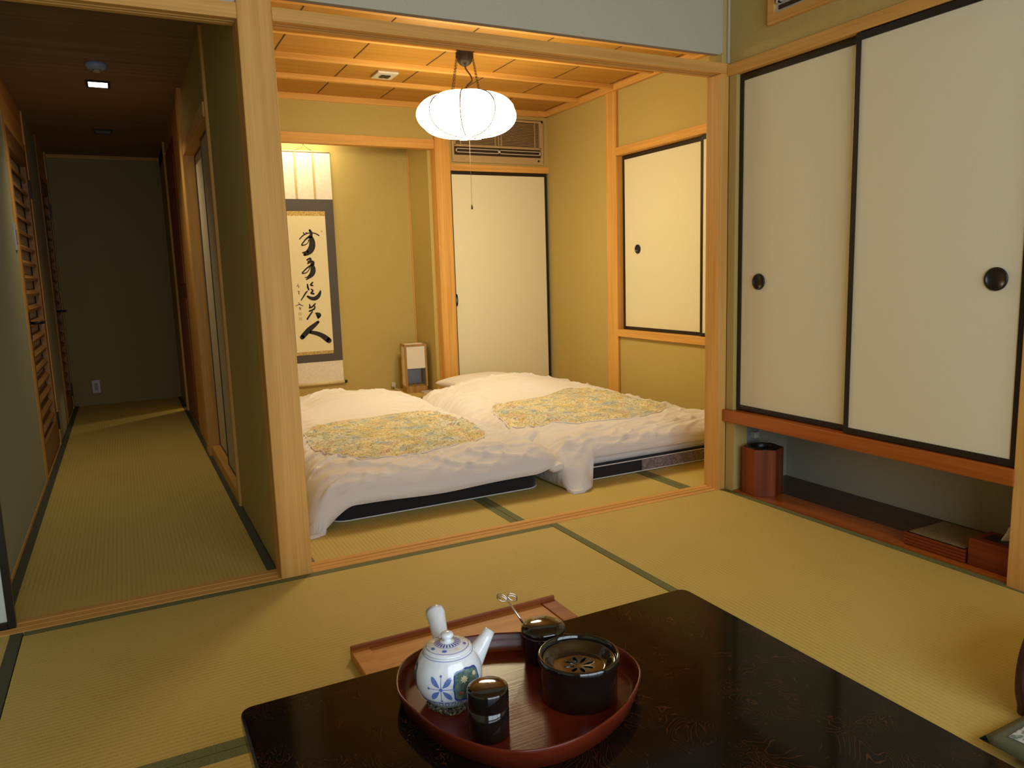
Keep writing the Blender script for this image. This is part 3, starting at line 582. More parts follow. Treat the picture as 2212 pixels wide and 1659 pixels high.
STROKES = [[(1.279,1.311,.008),(1.311,1.341,.01),(1.351,1.357,.009),(1.386,1.358,.009),(1.411,1.351,.01),(1.43,1.339,.011)],[(1.313,1.36,.01),(1.321,1.346,.008)],[(1.332,1.361,.008),(1.346,1.357,.006)],[(1.363,1.379,.019),(1.372,1.357,.025),(1.37,1.332,.024)],[(1.358,1.33,.021),(1.331,1.313,.013),(1.305,1.285,.011),(1.293,1.265,.011),(1.319,1.268,.009),(1.342,1.284,.006),(1.349,1.304,.009)],[(1.366,1.332,.031),(1.373,1.306,.044),(1.375,1.276,.052),(1.369,1.246,.054),(1.352,1.22,.051),(1.329,1.203,.039),(1.309,1.191,.022)],[(1.341,1.216,.026),(1.315,1.208,.021),(1.295,1.207,.01)],[(1.326,1.151,.013),(1.35,1.161,.018),(1.354,1.147,.015),(1.335,1.135,.016)],[(1.328,1.122,.01),(1.353,1.136,.019),(1.37,1.132,.026),(1.369,1.112,.024)],[(1.355,1.108,.018),(1.324,1.09,.013),(1.294,1.064,.011),(1.282,1.048,.011),(1.312,1.052,.009),(1.335,1.073,.007),(1.345,1.091,.008)],[(1.36,1.115,.026),(1.368,1.086,.041),(1.364,1.056,.045),(1.35,1.033,.039),(1.331,1.014,.021),(1.309,.998,.008)],[(1.341,1.035,.018),(1.319,1.018,.011),(1.301,1.015,.006)],[(1.316,.962,.011),(1.317,.939,.017),(1.323,.919,.013)],[(1.357,.975,.012),(1.341,.956,.015),(1.357,.95,.011)],[(1.343,.923,.01),(1.354,.91,.015),(1.34,.892,.016),(1.36,.886,.015)],[(1.258,.839,.008),(1.277,.866,.011),(1.297,.894,.013),(1.311,.909,.009)],[(1.311,.867,.017),(1.338,.851,.029),(1.369,.849,.035),(1.396,.868,.032),(1.41,.893,.021),(1.415,.909,.009)],[(1.322,.804,.009),(1.323,.783,.015)],[(1.366,.808,.01),(1.342,.785,.016),(1.316,.776,.01)],[(1.362,.79,.009),(1.355,.767,.015),(1.317,.751,.014)],[(1.339,.746,.011),(1.314,.715,.014),(1.295,.689,.014)],[(1.367,.732,.014),(1.38,.723,.036),(1.387,.714,.044),(1.383,.698,.023)],[(1.379,.662,.023),(1.352,.641,.034),(1.31,.61,.043),(1.273,.576,.043),(1.246,.549,.039)],[(1.308,.587,.028),(1.359,.573,.035),(1.403,.552,.042),(1.439,.523,.049),(1.455,.509,.046)],[(1.243,.964,.005),(1.234,.947,.005)],[(1.249,.953,.005),(1.247,.939,.006)],[(1.237,.911,.005),(1.251,.908,.004)],[(1.246,.908,.005),(1.245,.887,.006)],[(1.239,.824,.004),(1.24,.808,.006),(1.21,.798,.004)],[(1.24,.808,.006),(1.255,.802,.007),(1.271,.795,.004)],[(1.244,.785,.006),(1.247,.767,.007)],[(1.235,.78,.003),(1.254,.778,.003)]]
b = MB(); dd = 0.0088
for si, st in enumerate(STROKES):
    P = catmull([Vector((x, z, wd)) for x, z, wd in st], 6) if len(st) > 1 else []
    vs = []; fs = []; d = dd + si * 2e-5
    for i, p in enumerate(P):
        q = P[min(i + 1, len(P) - 1)] - P[max(i - 1, 0)]; t = Vector((q.x, q.y)).normalized(); nrm = Vector((-t.y, t.x)) * (p.z / 2 * 0.92)
        vs += [(p.x + nrm.x - 1.373, -d, p.y + nrm.y - 0.15), (p.x - nrm.x - 1.373, -d, p.y - nrm.y - 0.15)]
        if i: fs.append((2 * i - 2, 2 * i, 2 * i + 1, 2 * i - 1))
    b.add(vs, fs, M['ink'])
    for p in (P[0], P[-1]):
        n = 14; b.add([(p.x + cos(2 * pi * k / n) * p.z * 0.46 - 1.373, -d, p.y + sin(2 * pi * k / n) * p.z * 0.46 - 0.15) for k in range(n)], [tuple(range(n))], M['ink'])
b.build('brush_writing', SC)
for (cx, cz, s_) in ((1.456, 1.37, 0.008), (1.242, 0.733, 0.013), (1.243, 0.694, 0.012)):
    b = MB()
    for i in (-1, 1): b.box(cx + i * s_ * 0.5 - s_ * 0.35 - 1.373, cx + i * s_ * 0.5 + s_ * 0.35 - 1.373, -0.0089, -0.0085, cz - s_ - 0.15, cz + s_ - 0.15, M['seal'])
    b.build('seal_stamp', SC)

# ------------------------------------------------------------------ floor lantern, remote and plug in the display alcove
LN = thing(empty('floor_lantern', (2.085, 3.30, 0.06), radians(-8)), 'wood framed paper lantern standing in the display alcove', 'lantern')
w_, d_, h_ = 0.082, 0.082, 0.395
bx('base', -w_ - 0.003, w_ + 0.003, -d_ - 0.003, d_ + 0.003, 0, 0.055, M['lampwood'], LN, 0.002)
for sx in (-1, 1):
    for s_y in (-1, 1): bx('corner_post', sx * w_ - 0.008, sx * w_ + 0.008, s_y * d_ - 0.008, s_y * d_ + 0.008, 0.05, h_, M['lampwood'], LN, 0.001)
b = MB()
for s_ in (-1, 1): b.box(-w_, w_, s_ * d_ - 0.007, s_ * d_ + 0.007, h_ - 0.016, h_, M['lampwood']); b.box(s_ * w_ - 0.007, s_ * w_ + 0.007, -d_, d_, h_ - 0.016, h_, M['lampwood'])
b.build('top_frame', LN)
bx('paper_panel', -w_ + 0.004, w_ - 0.004, -d_ - 0.004, -d_ - 0.001, 0.20, h_ - 0.014, M['washi'], LN); bx('paper_panel', -w_ - 0.003, -w_, -d_ + 0.006, d_ - 0.006, 0.05, h_ - 0.014, M['washi'], LN)
bx('paper_panel', w_, w_ + 0.003, -d_ + 0.006, d_ - 0.006, 0.05, h_ - 0.014, M['washib'], LN); bx('paper_panel', -w_ + 0.006, w_ - 0.006, d_, d_ + 0.003, 0.05, h_ - 0.014, M['washib'], LN)
bx('top_board', -w_ + 0.004, w_ - 0.004, -d_ + 0.004, d_ - 0.004, h_ - 0.006, h_ - 0.003, M['washi'], LN)
b = MB(); b.box(2.092, 2.182, 3.115, 3.185, 0.0605, 0.078, M['plastic']); b.box(2.100, 2.16, 3.125, 3.15, 0.078, 0.080, M['bluegrey'])
thing(b.build('telephone_handset', bevel=0.004), 'small white handset lying in front of the floor lantern', 'handset')
b = MB(); b.box(1.955, 1.985, 3.50, 3.532, 0.085, 0.12, M['plastic']); b.tube([(1.97, 3.50, 0.10), (1.965, 3.45, 0.075), (1.985, 3.38, 0.064)], 0.003, M['plastic'], 6)
thing(b.build('power_plug', bevel=0.002), 'small white power plug at alcove wall left of the lantern', 'plug')

# ------------------------------------------------------------------ futon beds
def rounded_slab(mb, x0, x1, y0, y1, z0, z1, r, mat, n=6, amp=0.003, seed=0):
    cx, cy, hx, hy = (x0 + x1) / 2, (y0 + y1) / 2, (x1 - x0) / 2, (y1 - y0) / 2; rc = 0.07; ring = []
    for (sx, s_y, a0) in ((1, 1, 0), (-1, 1, 90), (-1, -1, 180), (1, -1, 270)):
        for k in range(9):
            a = radians(a0 + 90 * k / 8); ring.append((cx + sx * (hx - rc) + rc * cos(a), cy + s_y * (hy - rc) + rc * sin(a), cos(a), sin(a)))
    dens = []
    for i in range(len(ring)):
        p, q = ring[i], ring[(i + 1) % len(ring)]; L_ = sqrt((p[0] - q[0]) ** 2 + (p[1] - q[1]) ** 2); k = max(1, int(L_ / 0.04))
        for j in range(k): t = j / k; dens.append(tuple(p[m_] * (1 - t) + q[m_] * t for m_ in range(4)))
    N = len(dens); vs = []; fs = []; hz = (z1 - z0) / 2; prof = [(-r, z0)] + [(-r + r * sin(pi * k / n), (z0 + z1) / 2 - hz * cos(pi * k / n)) for k in range(1, n)] + [(-r, z1), (-0.12, z1 + 0.004)]
    for ins, z in prof:
        for (x, y, nx, ny) in dens:
            w0 = amp * noise.noise(Vector((x * 7 + seed, y * 7, z * 9))); vs.append((x + nx * (ins + w0), y + ny * (ins + w0), z + (w0 if z0 < z < z1 else 0)))
    for i in range(len(prof) - 1):
        for k in range(N): fs.append((i * N + k, i * N + (k + 1) % N, (i + 1) * N + (k + 1) % N, (i + 1) * N + k))
    fs.append(tuple(range(N - 1, -1, -1))); fs.append(tuple((len(prof) - 1) * N + k for k in range(N)))
    mb.add(vs, fs, mat, True)
def edge_pipe(x0, x1, y0, y1, z, r=0.003):
    rc = 0.07; ring = []
    for (cx, cy, a0) in ((x1 - rc, y1 - rc, 0), (x0 + rc, y1 - rc, 90), (x0 + rc, y0 + rc, 180), (x1 - rc, y0 + rc, 270)):
        for k in range(7): a = radians(a0 + 15 * k); ring.append((cx + rc * cos(a), cy + rc * sin(a), z))
    b = MB(); b.tube(ring, r, M['piping'], 6, closed=True); return b
def mattress(x0, x1, y0, y1, z0, z1, mat, label, name='mattress', patch=None, pipes=()):
    e = thing(empty(name, ((x0 + x1) / 2, (y0 + y1) / 2, z0)), label, 'mattress')
    b = MB(); rounded_slab(b, x0, x1, y0, y1, z0, z1, 0.012, mat, seed=x0); off = Vector((-(x0 + x1) / 2, -(y0 + y1) / 2, -z0))
    b.v = [tuple(Vector(v) + off) for v in b.v]; _pad = b.build('pad', e)
    for z in pipes: p = edge_pipe(x0 - 0.001, x1 + 0.001, y0 - 0.001, y1 + 0.001, z); p.v = [tuple(Vector(v) + off) for v in p.v]; p.build('piping', _pad)
    return e
mattress(0.69, 1.68, 0.475, 2.50, 0.001, 0.092, M['blackcloth'], 'black floor mattress under the left bed', pipes=(0.006,))
mattress(0.70, 1.67, 0.50, 2.50, 0.094, 0.150, M['cotton'], 'thin white futon on the black mattress of the left bed', 'futon')
m2 = mattress(1.89, 2.98, 0.44, 2.50, 0.001, 0.070, M['blackcloth'], 'black and grey floor mattress under the right bed', pipes=(0.006, 0.066))
b = MB(); b.box(2.24 - 2.435, 2.91 - 2.435, 0.4375 - 1.47, 0.46 - 1.47, 0.008, 0.060, M['greycloth']); b.build('grey_cover', m2, 0.002)['label'] = 'grey patterned side of the mattress'
mattress(1.90, 2.98, 0.46, 2.50, 0.072, 0.135, M['cotton'], 'thin white futon on the mattress of the right bed', 'futon', pipes=(0.086, 0.124))

def duvet(name, label, x0, x1, y0, y1, top, hem, push, panel, seed, NX=170, NY=240):
    """puffy quilt: rounded plan, rolled edges that hang to hem height; 'panel' marks the printed centre."""
    e = thing(empty(name, ((x0 + x1) / 2, (y0 + y1) / 2, 0)), label, 'duvet')
    cx, cy = (x0 + x1) / 2, (y0 + y1) / 2
    W = 0.17
    def surf(u, v):
        x = x0 + (x1 - x0) * u; y = y0 + (y1 - y0) * v
        dx = min(x - x0, x1 - x); dy = min(y - y0, y1 - y)
        rc = 0.10
        if dx < rc and dy < rc: d = rc - sqrt((rc - dx) ** 2 + (rc - dy) ** 2)
        else: d = min(dx, dy)
        q = max(0.0, min(1.0, d / W)); s_ = sqrt(max(0, 1 - (1 - q) ** 2.4))
        hz = hem(x, y); z = hz + (top(x, y) - hz) * s_
        ppx, ppy = push(x, y)
        k = (1 - s_)
        x2, y2 = x + ppx * k, y + ppy * k
        # folds: long soft ridges radiating over the border, smaller puckers near the hem
        edge = 1 - sstep(0.16, 0.50, d)
        nf = noise.noise(Vector((x * 4 + seed, y * 4, 0))) * 0.012
        an = noise.noise(Vector((x * 3.0 + seed, y * 11.0, seed))) if dy < dx else noise.noise(Vector((x * 11.0, y * 3.0 + seed, seed)))
        rd = (1 - abs(noise.noise(Vector((x * 3.0 + y * 9 + seed, y * 4 - x * 2.2, 1.7)))) * 5.0) * 0.014
        rd2 = (1 - abs(noise.noise(Vector((x * 6.5 - y * 13 + seed, y * 6 + x * 3.0, 4.1)))) * 5.0) * 0.011
        z += (nf + edge * (an * 0.014 + max(rd, 0) + max(rd2, 0))) * sstep(0.0, 0.05, d)
        return Vector((x2, y2, max(z, 0.012)))
    vs = [surf(i / NX, j / NY) - Vector((cx, cy, 0)) for j in range(NY + 1) for i in range(NX + 1)]
    fs = [(j * (NX + 1) + i, j * (NX + 1) + i + 1, (j + 1) * (NX + 1) + i + 1, (j + 1) * (NX + 1) + i) for j in range(NY) for i in range(NX)]
    b = MB(); b.add(vs, fs, M['cotton'], True); cov = b.build('quilt_cover', e, solid=0.028)
    # printed centre panel showing through the cover's opening, slightly sunk in a seam
    P = catmull([Vector((x, y, 0)) for x, y in panel], 10, True); c = sum(P, Vector()) / len(P); R = 26; vs = []; fs = []; n = len(P)
    for r in range(1, R + 1):
        for p in P:
            q = c + (p - c) * (r / R); u = (q.x - x0) / (x1 - x0); v = (q.y - y0) / (y1 - y0); s0 = surf(u, v)
            lift = 0.0035 + 0.010 * (1 - (r / R) ** 6) + 0.010 * abs(noise.noise(Vector((q.x * 6 + seed, q.y * 11, 2)))) * (1 - (r / R) ** 4)
            vs.append(s0 + Vector((-cx, -cy, lift)))
    vs.append(surf((c.x - x0) / (x1 - x0), (c.y - y0) / (y1 - y0)) + Vector((-cx, -cy, 0.015)))
    for r in range(R - 1):
        for k in range(n): fs.append((r * n + k, r * n + (k + 1) % n, (r + 1) * n + (k + 1) % n, (r + 1) * n + k))
    for k in range(n): fs.append((len(vs) - 1, (k + 1) % n, k)[::-1])
    b = MB(); b.add(vs, fs, M['floral'], True); _fp = b.build('floral_panel', e)
    b = MB(); b.tube([v * 1.0 + Vector((0, 0, -0.001)) for v in vs[(R - 1) * n:R * n]], 0.0035, M['cotton'], 6, closed=True); b.build('opening_hem', _fp)
    return e
def g(x, c, s_): return math.exp(-((x - c) / s_) ** 2)
def top1(x, y):
    z = 0.196 + 0.018 * g(x, 1.15, 0.5) * g(y, 1.2, 0.8)
    z += 0.085 * sstep(1.62, 2.02, y) * g(x, 1.20, 0.36)
    return z
def hem1(x, y):
    h = 0.092 - 0.012 * g(x, 1.15, 0.2)
    if y > 0.9: h = min(h, 0.03)
    h = 0.012 + (h - 0.012) * sstep(0.64, 0.78, x)
    if x > 1.62: h += 0.03 * sstep(1.6, 1.76, x)
    return max(h, 0.012)
def push1(x, y):
    px_ = -0.03 * (1 - sstep(0.6, 0.9, x)); py_ = -0.05 * (1 - sstep(0.6, 0.72, x)) * (1 - sstep(0.4, 0.7, y))
    return px_, py_
duvet('duvet', 'white duvet with a floral centre on the left bed beside the post', 0.60, 1.76, 0.395, 2.42, top1, hem1, push1,
      [(0.76, 1.25), (0.84, 1.52), (1.12, 1.58), (1.42, 1.63), (1.55, 1.55), (1.60, 1.32), (1.60, 1.05), (1.55, 0.80), (1.40, 0.68), (1.22, 0.62), (0.98, 0.635), (0.80, 0.74), (0.745, 0.95)], 1.3)
def top2(x, y):
    z = 0.196 + 0.016 * g(x, 2.4, 0.5) * g(y, 1.2, 0.8)
    z += 0.090 * sstep(1.66, 2.02, y) * g(x, 2.34, 0.36)
    z -= 0.03 * sstep(2.7, 3.05, x) * 1.0
    return z
def hem2(x, y):
    h = 0.125
    if y > 0.9: h = 0.05
    h = 0.012 + (h - 0.012) * sstep(1.875, 1.93, x) if y < 0.75 else h
    return max(h, 0.012)
def push2(x, y):
    f = (1 - sstep(0.4, 0.75, y)); return (0.02 * (1 - sstep(1.8, 1.95, x)) * f, -0.11 * (1 - sstep(1.80, 1.96, x)) * f)
duvet('duvet', 'white duvet with a floral centre on the right bed by the cupboard', 1.73, 3.03, 0.405, 2.38, top2, hem2, push2,
      [(1.79, 1.0), (1.87, 1.38), (2.01, 1.60), (2.25, 1.62), (2.50, 1.72), (2.70, 1.78), (2.80, 1.55), (2.82, 1.2), (2.79, 0.92), (2.55, 0.76), (2.30, 0.75), (2.05, 0.80), (1.86, 0.86)], 6.1)
def pillow(name, label, cx, cy, z, hx, hy, h, rz):
    b = MB(); N = 28; vs = []; fs = []
    for sgn in (1, -1):
        for j in range(N + 1):
            for i in range(N + 1):
                u, v = 2 * i / N - 1, 2 * j / N - 1; hh = h * ((1 - abs(u) ** 2.6) * (1 - abs(v) ** 2.6)) ** 0.45; k = 1 - 0.10 * (1 - abs(v)) * abs(u) ** 3
                vs.append((u * hx * (1 - 0.07 * (1 - v * v)), v * hy * (1 - 0.07 * (1 - u * u)), sgn * hh + h))
    o = (N + 1) ** 2
    for j in range(N):
        for i in range(N):
            a_ = j * (N + 1) + i; fs.append((a_, a_ + 1, a_ + N + 2, a_ + N + 1)); fs.append((o + a_, o + a_ + N + 1, o + a_ + N + 2, o + a_ + 1))
    b.add(vs, fs, M['cotton'], True); return thing(b.build(name, loc=(cx, cy, z), rot=(0, 0, rz)), label, 'pillow')
pillow('pillow', 'white pillow peeking out behind the duvet of the right bed', 2.36, 2.58, 0.140, 0.31, 0.19, 0.060, 0.12)

# ------------------------------------------------------------------ low table
TZ = 0.33
T = thing(empty('low_table', (0.565, -2.09, 0)), 'low black lacquered table with faint red scroll pattern on its top', 'table')
x0, x1, y0, y1 = 0.107 - 0.565, 1.018 - 0.565, -2.84 + 2.09, -1.34 + 2.09
def rrect(x0, x1, y0, y1, r, n=8):
    out = []
    for cx, cy, a0 in ((x1 - r, y1 - r, 0), (x0 + r, y1 - r, 90), (x0 + r, y0 + r, 180), (x1 - r, y0 + r, 270)):
        for k in range(n + 1): a = radians(a0 + 90 * k / n); out.append((cx + r * cos(a), cy + r * sin(a)))
    return out
b = MB(); b.prism(rrect(x0, x1, y0, y1, 0.022), TZ - 0.030, TZ, M['table']); b.build('table_top', T, 0.004)
b = MB(); b.prism(rrect(x0 + 0.05, x1 - 0.05, y0 + 0.05, y1 - 0.05, 0.01), TZ - 0.085, TZ - 0.031, M['tabled']); b.build('apron', T, 0.002)
for sx in (x0 + 0.09, x1 - 0.09):
    for s_y in (y0 + 0.09, y1 - 0.09): bx('leg', sx - 0.032, sx + 0.032, s_y - 0.032, s_y + 0.032, 0, TZ - 0.084, M['tabled'], T, 0.005)

# wooden tray board on the floor beyond the table
B = thing(empty('wooden_tray', (0.772, -0.95, 0)), 'orange wooden tray with raised dark rim on the mats beyond the table', 'tray')
x0, x1 = -0.315, 0.315
bx('base_board', x0 + 0.05, x1 - 0.05, -0.28, 0.285, 0.004, 0.020, M['trayX'], B)
bx('end_board', x0, x0 + 0.0495, -0.30, 0.29, 0, 0.024, M['trayX'], B, 0.002); bx('end_board', x1 - 0.0495, x1, -0.30, 0.29, 0, 0.024, M['redX'], B, 0.002)
b = MB(); b.box(x0, x1, 0.287, 0.297, 0, 0.036, M['redX']); b.build('rim', B, 0.003)

# ------------------------------------------------------------------ tea tray and tea things
TR = thing(empty('serving_tray', (0.52, -1.545, TZ)), 'dark red lacquered oval tray on the low black table', 'tray')
out = [(.33,-1.465),(.331,-1.53),(.350,-1.612),(.400,-1.690),(.460,-1.722),(.530,-1.722),(.615,-1.692),(.685,-1.638),(.712,-1.585),(.706,-1.521),(.650,-1.440),(.572,-1.392),(.500,-1.366),(.425,-1.362),(.364,-1.395)]
P = [p - Vector((0.52, -1.545, 0)) for p in catmull([Vector((x, y, 0)) for x, y in out], 8, True)]; n = len(P)
def trring(k, z): return [(p.x * k, p.y * k, z) for p in P]
rings = [trring(0.90, 0.0), trring(0.945, 0.001), trring(0.985, 0.028), trring(0.992, 0.034), trring(0.985, 0.0355), trring(0.972, 0.034), trring(0.958, 0.024), trring(0.932, 0.009), trring(0.90, 0.006)]
b = MB(); vs = [v for r in rings for v in r]; fs = [(i * n + k, i * n + (k + 1) % n, (i + 1) * n + (k + 1) % n, (i + 1) * n + k) for i in range(len(rings) - 1) for k in range(n)]
b.add(vs, fs, M['tray'], True); b.add(rings[0], [tuple(range(n - 1, -1, -1))], M['tray']); b.build('rim', TR)
b = MB(); b.add(trring(0.905, 0.0062), [tuple(range(n))], M['tray']); b.build('tray_floor', TR)
BZ = TZ + 0.0064

# teapot
TP = thing(empty('teapot', (0.4105, -1.496, BZ + 0.0045), 0), 'white and blue patterned porcelain teapot with side handle on the tray', 'teapot')
def body_r(z):   # z 0..0.088
    K = [(0.0, 0.030), (0.004, 0.033), (0.014, 0.042), (0.028, 0.0505), (0.042, 0.0535), (0.056, 0.0520), (0.068, 0.0475), (0.078, 0.0415), (0.083, 0.0375)]
    for (a_, ra), (c_, rc_) in zip(K, K[1:]):
        if z <= c_:
            t = (z - a_) / (c_ - a_); t = t; return ra + (rc_ - ra) * t
    return K[-1][1]
import bisect
KP = catmull([Vector((r, z, 0)) for z, r in [(0.0, 0.033), (0.003, 0.037), (0.014, 0.0460), (0.028, 0.0520), (0.042, 0.0538), (0.056, 0.0520), (0.068, 0.0475), (0.078, 0.0415), (0.083, 0.0370)]], 6)
def br(z):
    for p, q in zip(KP, KP[1:]):
        if p.y <= z <= q.y: t = (z - p.y) / max(q.y - p.y, 1e-9); return p.x + (q.x - p.x) * t
    return KP[-1].x
def bp(th, z, off=0.0004): r = br(z) + off; return Vector((r * cos(th), r * sin(th), z))
b = MB(); b.lathe([(0, 0.0)] + [(p.x, p.y) for p in KP] + [(0.036, 0.0835), (0.034, 0.080)], M['porcelain'], 64)
fth = math.atan2(-2.559 + 1.502, -0.408)          # direction of the viewer's side
def ribbon(pts, mat, fn=bp, off=0.0005):
    Pp = catmull([Vector(p) for p in pts], 5); vs = []; fs = []
    for i, p in enumerate(Pp):
        q = Pp[min(i + 1, len(Pp) - 1)] - Pp[max(i - 1, 0)]; t = Vector((q.x * 0.05, q.y)).normalized(); nn = Vector((-t.y, t.x)) * p.z / 2
        vs += [fn(p.x + nn.x / 0.05, p.y + nn.y, off), fn(p.x - nn.x / 0.05, p.y - nn.y, off)]
        if i: fs.append((2 * i - 2, 2 * i, 2 * i + 1, 2 * i - 1))
    b.add(vs, fs, mat, True)
def patch(cth, cz, rx, rz_, mat, off, pw=4.0, wob=0.0, top=0.0):
    n = 40; vs = [bp(cth, cz, off)]; fs = []
    for r in range(1, 7):
        for k in range(n):
            a = 2 * pi * k / n; c, s_ = cos(a), sin(a); m_ = (abs(c) ** pw + abs(s_) ** pw) ** (-1 / pw) * r / 6
            m_ *= 1 + wob * cos(8 * a)
            vs.append(bp(cth + rx * c * m_, cz + rz_ * s_ * m_, off))
    for k in range(n): fs.append((0, 1 + k, 1 + (k + 1) % n))
    for r in range(5):
        for k in range(n): fs.append((1 + r * n + k, 1 + (r + 1) * n + k, 1 + (r + 1) * n + (k + 1) % n, 1 + r * n + (k + 1) % n))
    b.add(vs, fs, mat, True)
fl = fth - radians(14)
for dth in (radians(-84), radians(47), radians(165)):
    c_ = fl + dth; patch(c_, 0.043, 0.46, 0.0255, M['blue'], 0.0004, 4, 0.03); patch(c_, 0.043, 0.42, 0.0232, M['teal'], 0.0006, 4, 0.03)
    patch(c_ + 0.1, 0.037, 0.14, 0.005, M['redglaze'], 0.0009, 3, 0.1); patch(c_ - 0.12, 0.054, 0.10, 0.005, M['cream'], 0.0009, 2, 0.2); patch(c_ + 0.26, 0.057, 0.07, 0.0035, M['cream'], 0.0009, 2, 0.2); patch(c_ - 0.25, 0.033, 0.06, 0.003, M['redglaze'], 0.0009, 2, 0.2)
for sx, sz in ((1, 1), (-1, 1), (1, -1), (-1, -1)):
    ribbon([(fl + sx * 0.05, 0.042 + sz * 0.003, 0.001), (fl + sx * 0.17, 0.042 + sz * 0.009, 0.0075), (fl + sx * 0.26, 0.042 + sz * 0.0155, 0.006), (fl + sx * 0.30, 0.042 + sz * 0.0185, 0.0008)], M['palblue'])
for sx, sz in ((0, 1), (1, 0), (-1, 0), (0, -1)):
    ribbon([(fl, 0.042, 0.0012), (fl + sx * 0.2, 0.042 + sz * 0.011, 0.0008), (fl + sx * 0.36, 0.042 + sz * 0.019, 0.0008)], M['palblue']); patch(fl + sx * 0.38, 0.042 + sz * 0.0205, 0.035, 0.0018, M['palblue'], 0.0006, 2)
patch(fl, 0.042, 0.05, 0.0028, M['palblue'], 0.0007, 2)
for k in range(30):
    th = 2 * pi * k / 30
    ribbon([(th, 0.0085, 0.0011), (th, 0.0155, 0.0011)], M['blue']); ribbon([(th, 0.0155, 0.0011), (th + 0.13, 0.0155, 0.0011)], M['blue']); ribbon([(th + 0.13, 0.0155, 0.0011), (th + 0.13, 0.0110, 0.0011)], M['blue']); ribbon([(th + 0.13, 0.0110, 0.0011), (th + 0.07, 0.0110, 0.0011)], M['blue'])
for z in (0.0065, 0.0175): ribbon([(2 * pi * k / 40, z, 0.0011) for k in range(42)], M['blue'])
ribbon([(2 * pi * k / 40, 0.0805, 0.0006) for k in range(42)], M['palblue'])
b.build('body', TP)
b = MB()
LP = [(0.0385, 0.0835), (0.0385, 0.0855), (0.034, 0.0885), (0.026, 0.0915), (0.016, 0.0935), (0.010, 0.0945), (0.0065, 0.0965), (0.0062, 0.099), (0.0095, 0.1025), (0.0105, 0.106), (0.0085, 0.109), (0.004, 0.1105), (0, 0.1107)]
b.lathe([(0, 0.0833)] + LP[:7], M['porcelain'], 48)
def lp(th, r, off=0.0):
    for (r0, z0), (r1, z1) in zip(LP[1:], LP[2:]):
        if r1 <= r <= r0: t = (r0 - r) / (r0 - r1); return Vector((r * cos(th), r * sin(th), z0 + (z1 - z0) * t + 0.0005))
for k in range(22):
    th = 2 * pi * k / 22; d = 0.07; b.add([lp(th - d, 0.0115), lp(th + d, 0.0115), lp(th + d, 0.0195), lp(th - d, 0.0195)], [(0, 1, 2, 3)], M['blue'])
for R_ in (0.0335, 0.0205):
    vs = []; n = 48
    for k in range(n): vs += [lp(2 * pi * k / n, R_), lp(2 * pi * k / n, R_ + 0.0007)]
    b.add(vs, [(2 * k, 2 * k + 1, (2 * k + 3) % (2 * n), (2 * k + 2) % (2 * n)) for k in range(n)], M['palblue'], True)
for k in range(8):
    th = 2 * pi * (k + 0.3) / 8; vs = [lp(th, 0.0275)] + [lp(th + 0.14 * cos(2 * pi * q / 10), 0.0275 + 0.0026 * sin(2 * pi * q / 10)) for q in range(10)]
    b.add(vs, [(0, 1 + q, 1 + (q + 1) % 10) for q in range(10)], M['palblue'] if k % 3 else M['cream'])
_lid = b.build('lid', TP)
b = MB(); b.lathe(LP[6:], M['porcelain'], 32); b.build('knob', _lid)
hd_ = Vector((0.030, 0.142, 0)).normalized()     # handle leaves the far side and rises
p0 = hd_ * 0.044 + Vector((0, 0, 0.058)); p1 = hd_ * 0.117 + Vector((0, 0, 0.093)); b = MB()
K = 10; pts = [p0 + (p1 - p0) * (k / K) for k in range(K + 1)] + [p1 + (p0 - p1).normalized() * 0.004, p1 + (p0 - p1).normalized() * 0.03]
rr = [0.0125 + 0.0045 * (k / K) ** 1.6 for k in range(K + 1)] + [0.0125, 0.011]
b.tube(pts, rr, M['porcelain'], 24, caps=True); b.build('handle', TP)
sd_ = Vector((0.97, 0.24, 0)).normalized(); b = MB()
pts = [sd_ * 0.038 + Vector((0, 0, 0.038)), sd_ * 0.052 + Vector((0, 0, 0.049)), sd_ * 0.066 + Vector((0, 0, 0.061)), sd_ * 0.078 + Vector((0, 0, 0.073)), sd_ * 0.087 + Vector((0, 0, 0.083)), sd_ * 0.0865 + Vector((0, 0, 0.082)), sd_ * 0.078 + Vector((0, 0, 0.071))]
b.tube(pts, [0.0235, 0.0185, 0.0140, 0.0108, 0.0092, 0.0072, 0.006], M['porcelain'], 24); b.build('spout', TP)
# braided mat below the teapot
b = MB(); b.prism([(0.033 * cos(a) * (1 + 0.16 * abs(sin(2 * a)) ** 2), 0.033 * sin(a) * (1 + 0.16 * abs(sin(2 * a)) ** 2)) for a in [2 * pi * k / 48 for k in range(48)]], 0, 0.0042, M['trivet'])
thing(b.build('trivet', loc=(0.408, -1.505, BZ), rot=(0, 0, 0.5)), 'small black and gold braided mat under the teapot', 'trivet')

# tea canister
C = thing(empty('tea_canister', (0.426, -1.611, BZ)), 'black lacquered tea canister with a shiny domed lid', 'canister')
b = MB(); b.lathe([(0, 0), (0.029, 0), (0.0305, 0.002), (0.0305, 0.046), (0.0300, 0.0465), (0, 0.0465)], M['gloss'], 48); b.build('body', C)
b = MB(); b.lathe([(0, 0.0468), (0.0305, 0.0468), (0.0308, 0.0475), (0.0308, 0.0715), (0.0303, 0.0738), (0.0288, 0.0752), (0.024, 0.0764), (0.012, 0.0775), (0, 0.0779)], M['gloss'], 48); b.build('lid', C)

